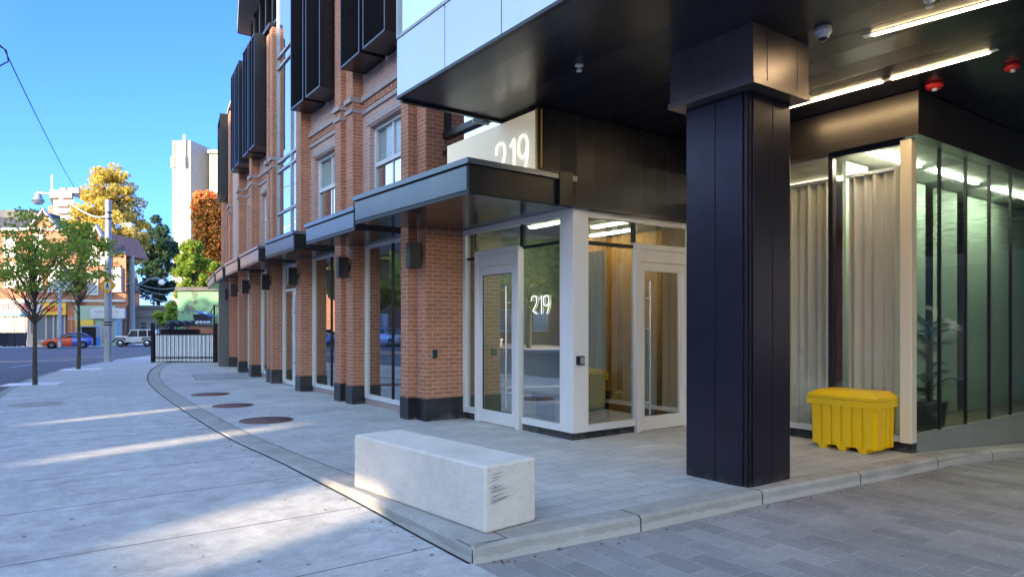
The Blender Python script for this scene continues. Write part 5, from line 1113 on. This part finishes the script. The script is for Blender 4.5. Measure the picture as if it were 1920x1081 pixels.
def hatch(root, body_m, rear_m=None, Lc=4.0, Wd=1.7, H=1.48):
    def ring(hw, z0, z1): return [(-hw*.92,z0),(hw*.92,z0),(hw,z0+.15),(hw,z1-.12),(hw*.93,z1),(-hw*.93,z1),(-hw,z1-.12),(-hw,z0+.15)]
    hw = Wd/2; prof = [(0,.32,.62,.80),(.12,.22,.72,.93),(.5,.18,.84,1),(1.1,.18,.95,1),(1.5,.18,.98,1),(2.4,.18,1.0,1)]
    b = loft([(x, ring(hw*s, z0, z1)) for x, z0, z1, s in prof]); b.build('body_front' if rear_m else 'body', body_m, root)
    prof = [(2.4,.18,1.0,1),(3.2,.18,1.02,1),(3.75,.2,1.02,.98),(3.95,.28,.95,.92),(Lc,.35,.75,.88)]
    b = loft([(x, ring(hw*s, z0, z1)) for x, z0, z1, s in prof]); b.build('body_rear', rear_m or body_m, root)
    def rc(hb, ht, z0, z1): return [(-hb,z0),(hb,z0),(ht,z1),(-ht,z1)]
    cb = loft([(1.15, rc(hw*.9,hw*.88,.90,.955)),(1.95, rc(hw*.92,hw*.72,.95,1.40)),(2.5, rc(hw*.92,hw*.72,.95,1.43)),(3.3, rc(hw*.92,hw*.70,.95,1.38)),(3.85, rc(hw*.88,hw*.75,.9,1.02))]); cb.build('cabin_glass', M_['carglass'], root)
    rf = loft([(1.9, rc(hw*.73,hw*.66,1.38,1.42)),(2.5, rc(hw*.735,hw*.66,1.41,H)),(3.2, rc(hw*.73,hw*.64,1.38,1.45)),(3.5, rc(hw*.7,hw*.62,1.28,1.32))]); rf.build('roof_panel', rear_m or body_m, root)
    for sx in (-1, 1):
        for x0, x1, z1 in ((1.2,1.98,1.40),(2.5,2.56,1.41),(3.84,3.36,1.37)): MB().tube([(x0, sx*hw*.915, .95), (x1, sx*hw*.725, z1)], .035, 5).build('pillar', rear_m if (rear_m and x0 > 2) else body_m, root)
        MB().poly([(.02,sx*.5,.55),(.14,sx*.80,.60),(.34,sx*.86,.76),(.10,sx*.55,.72)], [(0,1,2,3)]) if False else None
        h = MB(); h.box(-.02, .22, sx*.52, sx*.76, .60, .74); h.build('headlight', M_['white'], root, bevel=.03)
        MB().box(3.85, 3.99, sx*.55, sx*.76, .72, .92).build('tail_light', M_['red'], root, bevel=.02)
        MB().box(1.35, 1.5, sx*(hw+.02), sx*(hw+.16), .96, 1.08).build('mirror', body_m, root, bevel=.02)
        wheel_obj(root, .78, sx*(hw-.10), .31); wheel_obj(root, 3.25, sx*(hw-.10), .31)
        for xx in (.78, 3.25): MB().lathe([(0,0),(.37,0),(.37,.01)], c=(xx, sx*(hw-.0)+ (-.01 if sx > 0 else 0), .33), axis='y', n=20).build('wheel_arch', M_['tyre'], root)
    MB().box(-.03, .05, -.45, .45, .28, .50).build('grille', M_['blackpl'], root); MB().box(-.045, -.03, -.2, .2, .5, .6).build('number_plate', M_['white'], root)
M_['carglass'] = mat('car_glass', (.03,.035,.04), .05, 0, .9)
def carpaint(name, c): return mat(name, c, .3, .1, .6, coat=.8)
c1 = far_thing('parked_car', 'small hatchback with orange red front and blue rear parked before the shops', 'car', 80, 64, R(28)); c1.location.z -= .12
rs = grimy('orange_red_paint', (.70,.02,.015), (.78,.10,.015), .9, .3, kind='Object', st=0)
hatch(c1, rs, carpaint('blue_paint', (.04,.08,.42)))
def jeep(root):
    P = carpaint('silver_white_paint', (.62,.60,.56)); hw = .88
    MB().box(.25, 4.2, -hw*.86, hw*.86, .48, 1.08).build('body', P, root, bevel=.04)
    MB().box(.15, 1.45, -.62, .62, .62, 1.16).build('bonnet', P, root, bevel=.05)
    cab = MB(); cab.prism([(1.45,1.1),(1.72,1.78),(4.15,1.78),(4.2,1.1)], -.72, .72); cab.build('cabin_glass', M_['carglass'], root)
    MB().box(1.66, 4.2, -.74, .74, 1.76, 1.86).build('roof_panel', P, root, bevel=.03)
    pi = MB()
    for sx in (-1, 1):
        y = sx*.73
        for (xa, xb) in ((1.47,1.72),(2.45,2.45),(3.35,3.35),(4.15,4.13)): pi.box(-.045, .045, y-.02, y+.02, 0, .72, M=Matrix.Translation((xa,0,1.08)) @ Matrix.Rotation(math.atan2(xb-xa,.68), 4, 'Y'))
    pi.build('pillar', P, root)
    for sx in (-1, 1):
        for xx in (.75, 3.35):
            MB().prism([(xx-.55,.72),(xx-.38,1.0),(xx+.38,1.0),(xx+.55,.72),(xx+.45,.72),(xx+.32,.92),(xx-.32,.92),(xx-.45,.72)], sx*.62, sx*(hw+.06)).build('fender', M_['blackpl'], root)
            wheel_obj(root, xx, sx*(hw-.08), .39, .24)
        MB().lathe([(0,-.02),(.1,-.02),(.11,.03)], c=(.13,sx*.45,.93), axis='x').build('headlight', M_['white'], root)
        MB().box(1.5, 1.6, sx*.78, sx*.98, 1.12, 1.3).build('mirror', M_['blackpl'], root)
    g = MB(); g.box(.10, .16, -.55, .55, .72, 1.08); g.build('grille', M_['blackpl'], root)
    MB().box(-.02, .14, -.78, .78, .5, .66).build('bumper', M_['blackpl'], root); r = MB(); r.box(1.9, 4.0, -.6, -.56, 1.92, 1.95); r.box(1.9, 4.0, .56, .6, 1.92, 1.95)
    for xx in (2.1, 3.0, 3.8): r.box(xx, xx+.05, -.6, .6, 1.86, 1.92)
    r.build('roof_rack', M_['blackpl'], root); MB().lathe([(.1,0),(.36,0),(.36,.2),(.1,.2)], c=(4.2,0,1.0), axis='x').build('spare_wheel', M_['tyre'], root)
c2 = far_thing('jeep', 'white boxy off road car with roof rack before the beige building', 'car', 215, 74, R(16)); c2.location.z -= .12; jeep(c2)
# ================================================================ across the street, left of the picture: seen only mirrored in the glass
XO = -18.0
def hole(x0, x1, y0, y1):   # sunlit ground patch -> slot in the wall that lets it through
    k = math.tan(EL)*math.hypot(1, .35); ym = (y0+y1)/2; hw = abs(y1-y0)/2; xm = (x0+x1)/2
    return ((x0-XO)*k, (x1-XO)*k, ym-.35*(xm-XO)-hw, ym-.35*(xm-XO)+hw)
holes = [hole(.8, 4.1, 9.85, 10.4), hole(.9, 3.5, 13.4, 13.85), hole(1.0, 3.4, 5.3, 6.5)]
ob = thing('sun_blocker_wall', 'unseen tall slotted wall added across the street to block the sun', 'building', (XO, 0, -.13))  # unseen wall added to block the sun, its slots shape the ground streaks
mb = MB(); cuts = [-34]
hs = sorted(holes, key=lambda h: h[2])
def hgt(y): return 12.0 if y < 1 else (15.6 if y < 23.5 else 9.2)
ed = sorted({-34, 1, 23.5, 32} | {h[2] for h in hs} | {h[3] for h in hs})
for y0, y1 in zip(ed, ed[1:]):
    ym = (y0+y1)/2; H_ = hgt(ym); hh = [h for h in hs if h[2] < ym < h[3]]
    if hh: mb.box(-.3, 0, y0, y1, -.3, hh[0][0]); mb.box(-.3, 0, y0, y1, hh[0][1], H_)
    else: mb.box(-.3, 0, y0, y1, -.3, H_)
mb.build('wall', M_['beige'], ob)
wn_ = MB()
for k in range(14): wn_.box(0, .03, -32+k*4.5, -30.4+k*4.5, 1.2, 3.2)
wn_.build('window', M_['win'], ob)
# houses and trees further along, mirrored in the shop windows
for k, (x, y, h) in enumerate(((-24, 44, 8), (-22, 62, 9), (-14, 82, 9), (-30, 100, 11))):
    hb2 = thing('terrace_house', 'brick terrace house '+['nearest the sun-blocking wall on the opposite side','second from the sun-blocking wall on the opposite side','third from the sun-blocking wall on the opposite side','farthest from the sun-blocking wall on the opposite side'][k], 'building', (x, y, gz(x, y)), R(-20 if k < 2 else -40), 'terrace houses across the street')
    MB().box(-5, 5, -7, 7, 0, h).build('wall', M_['brick2'], hb2); rf = MB(); rf.prism([(-5.4,h),(0,h+3),(5.4,h)], -7.3, 7.3); rf.build('roof', M_['slate'], hb2)
    for j in range(4):
        for zz in (1, 4.2): fo = MB().box(5.0, 5.06, -6+j*3.3, -4.6+j*3.3, zz, zz+1.8).build('window', M_['trim'], hb2); MB().box(5.06, 5.08, -5.9+j*3.3, -4.7+j*3.3, zz+.1, zz+1.7).build('pane', M_['win'], fo)
for k, (x, y) in enumerate(((-15.5, 36), (-15, 43), (-14.5, 51), (-13, 59), (-13.4, 29.5), (-10, 68), (-13.2, 24.5))):
    tree('kerb_tree', 'bushy tree '+['green, just past the sun-blocking wall','yellow, between the green ones at the opposite kerb','green, beside the dark parked car opposite','yellow, fourth along the opposite kerb','green, second in front of the sun-blocking wall','yellow, farthest along the opposite kerb','green, first in front of the sun-blocking wall'][k], (x, y, gz(x, y)), 9.5+k % 3, 3.2, 2.6, .2, LB if k % 2 == 0 else LY, 60+k, 34, 150, .32, 'trees on the opposite kerb', clump=.36)
for k, (x, y, m) in enumerate(((-12.6, 36, (.5,.5,.5)), (-12.3, 43, (.05,.05,.06)), (-11.6, 50, (.6,.6,.6)), (-10.4, 57, (.1,.2,.4)))):
    cc = thing('parked_car', ['light grey','black','off white','dark blue'][k]+' hatchback parked along the opposite kerb', 'car', (x, y, gz(x, y)-.13), R(90+(-5 if k < 2 else -15)), 'cars at the opposite kerb'); hatch(cc, carpaint('car_paint', m))
# block behind the camera and the far side of the driveway
bk = thing('neighbour_building', 'pale building across the driveway behind the camera', 'building', (4, -24, 0))
MB().box(2, 70, -6, 0, -.5, 9).build('wall', M_['beige'], bk); MB().box(30, 36, 0, 27.2, -2, 11).build('wall', M_['concwall'], bk)  # second box: unseen wing added to block sky reflected in the lobby glass
for k in range(5): MB().box(29.97, 29.995, 2+k*5, 5+k*5, 1.0, 4.2).build('window', M_['win'], bk); w_b = MB()
for k in range(6): w_b.box(3+k*3.6, 5.6+k*3.6, 0, .03, .8, 3.2)
w_b.build('window', M_['win'], bk)
for k, (x, y, lb) in enumerate(((8.5, -13, 'green tree nearest the street behind the driveway'), (14, -15, 'yellow tree in the middle behind the driveway'), (20, -13.5, 'green tree farthest from the street behind the driveway'))):
    tree('courtyard_tree', lb, (x, y, -.5), 8.5, 3.0, 2.2, .18, LY if k == 1 else LB, 80+k, 34, 150, .30, 'trees beyond the driveway', clump=.36)
# lobby furniture
ki = thing('intercom_kiosk', 'slanted grey intercom kiosk behind the right entrance door', 'kiosk', (8.05, 7.55, .015), R(-60))
mb = MB(); mb.prism([(-.16,0),(.16,0),(.10,1.45),(-.02,1.50)], -.22, .22); mb.build('stand', M_['galv'], ki); mb = MB(); mb.poly([(-.155,-.19,.85),(-.155,.19,.85),(-.07,.19,1.35),(-.07,-.19,1.35)], [(0,1,2,3)]); mb.build('screen_frame', M_['white'], ki)
mb = MB(); mb.poly([(-.160,-.13,.95),(-.160,.13,.95),(-.085,.13,1.25),(-.085,-.13,1.25)], [(0,1,2,3)]); mb.build('screen', M_['win'], ki)
be = thing('lobby_bench', 'low brown bench seen through the lobby glass', 'bench', (7.1, 8.3, .015)); MB().box(-.5, .8, -.25, .25, .38, .46).build('seat', M_['wood'], be); MB().box(-.45,-.4,-.2,.2,0,.38).box(.7,.75,-.2,.2,0,.38).build('leg', M_['black'], be)
pp = thing('potted_palm', 'dark leafy potted palm behind the green lobby glass', 'plant', (10.7, 4.45, -.0)); MB().lathe([(0,0),(.18,0),(.24,.45),(.2,.45),(0,.42)]).build('pot', M_['plinth'], pp)
mb = MB(); rnd = random.Random(2)
for k in range(26):
    a = rnd.uniform(0, 6.28); ln = rnd.uniform(.4,.8); z0 = rnd.uniform(.5,1.6); prev = Vector((0,0,z0)); dirv = Vector((math.cos(a), math.sin(a)*.45, .7))
    P = [prev+dirv*ln*t+Vector((0,0,-.5*t*t*ln)) for t in (0,.33,.66,1)]
    for j in range(14):
        t = j/14; q = prev+dirv*ln*t+Vector((0,0,-.5*t*t*ln)); sd_ = Vector((-dirv.y, dirv.x, 0)).normalized()
        for s in (-1, 1): e = q+sd_*s*.12*(1-t*.5)+Vector((0,0,-.05))+dirv*.05; mb.face([q, q+dirv*.02, e])
    mb.tube(P, .006, 4)
mb.tube([(0,0,.4),(0,0,1.6)], .02, 6); mb.build('fronds', LD, pp)
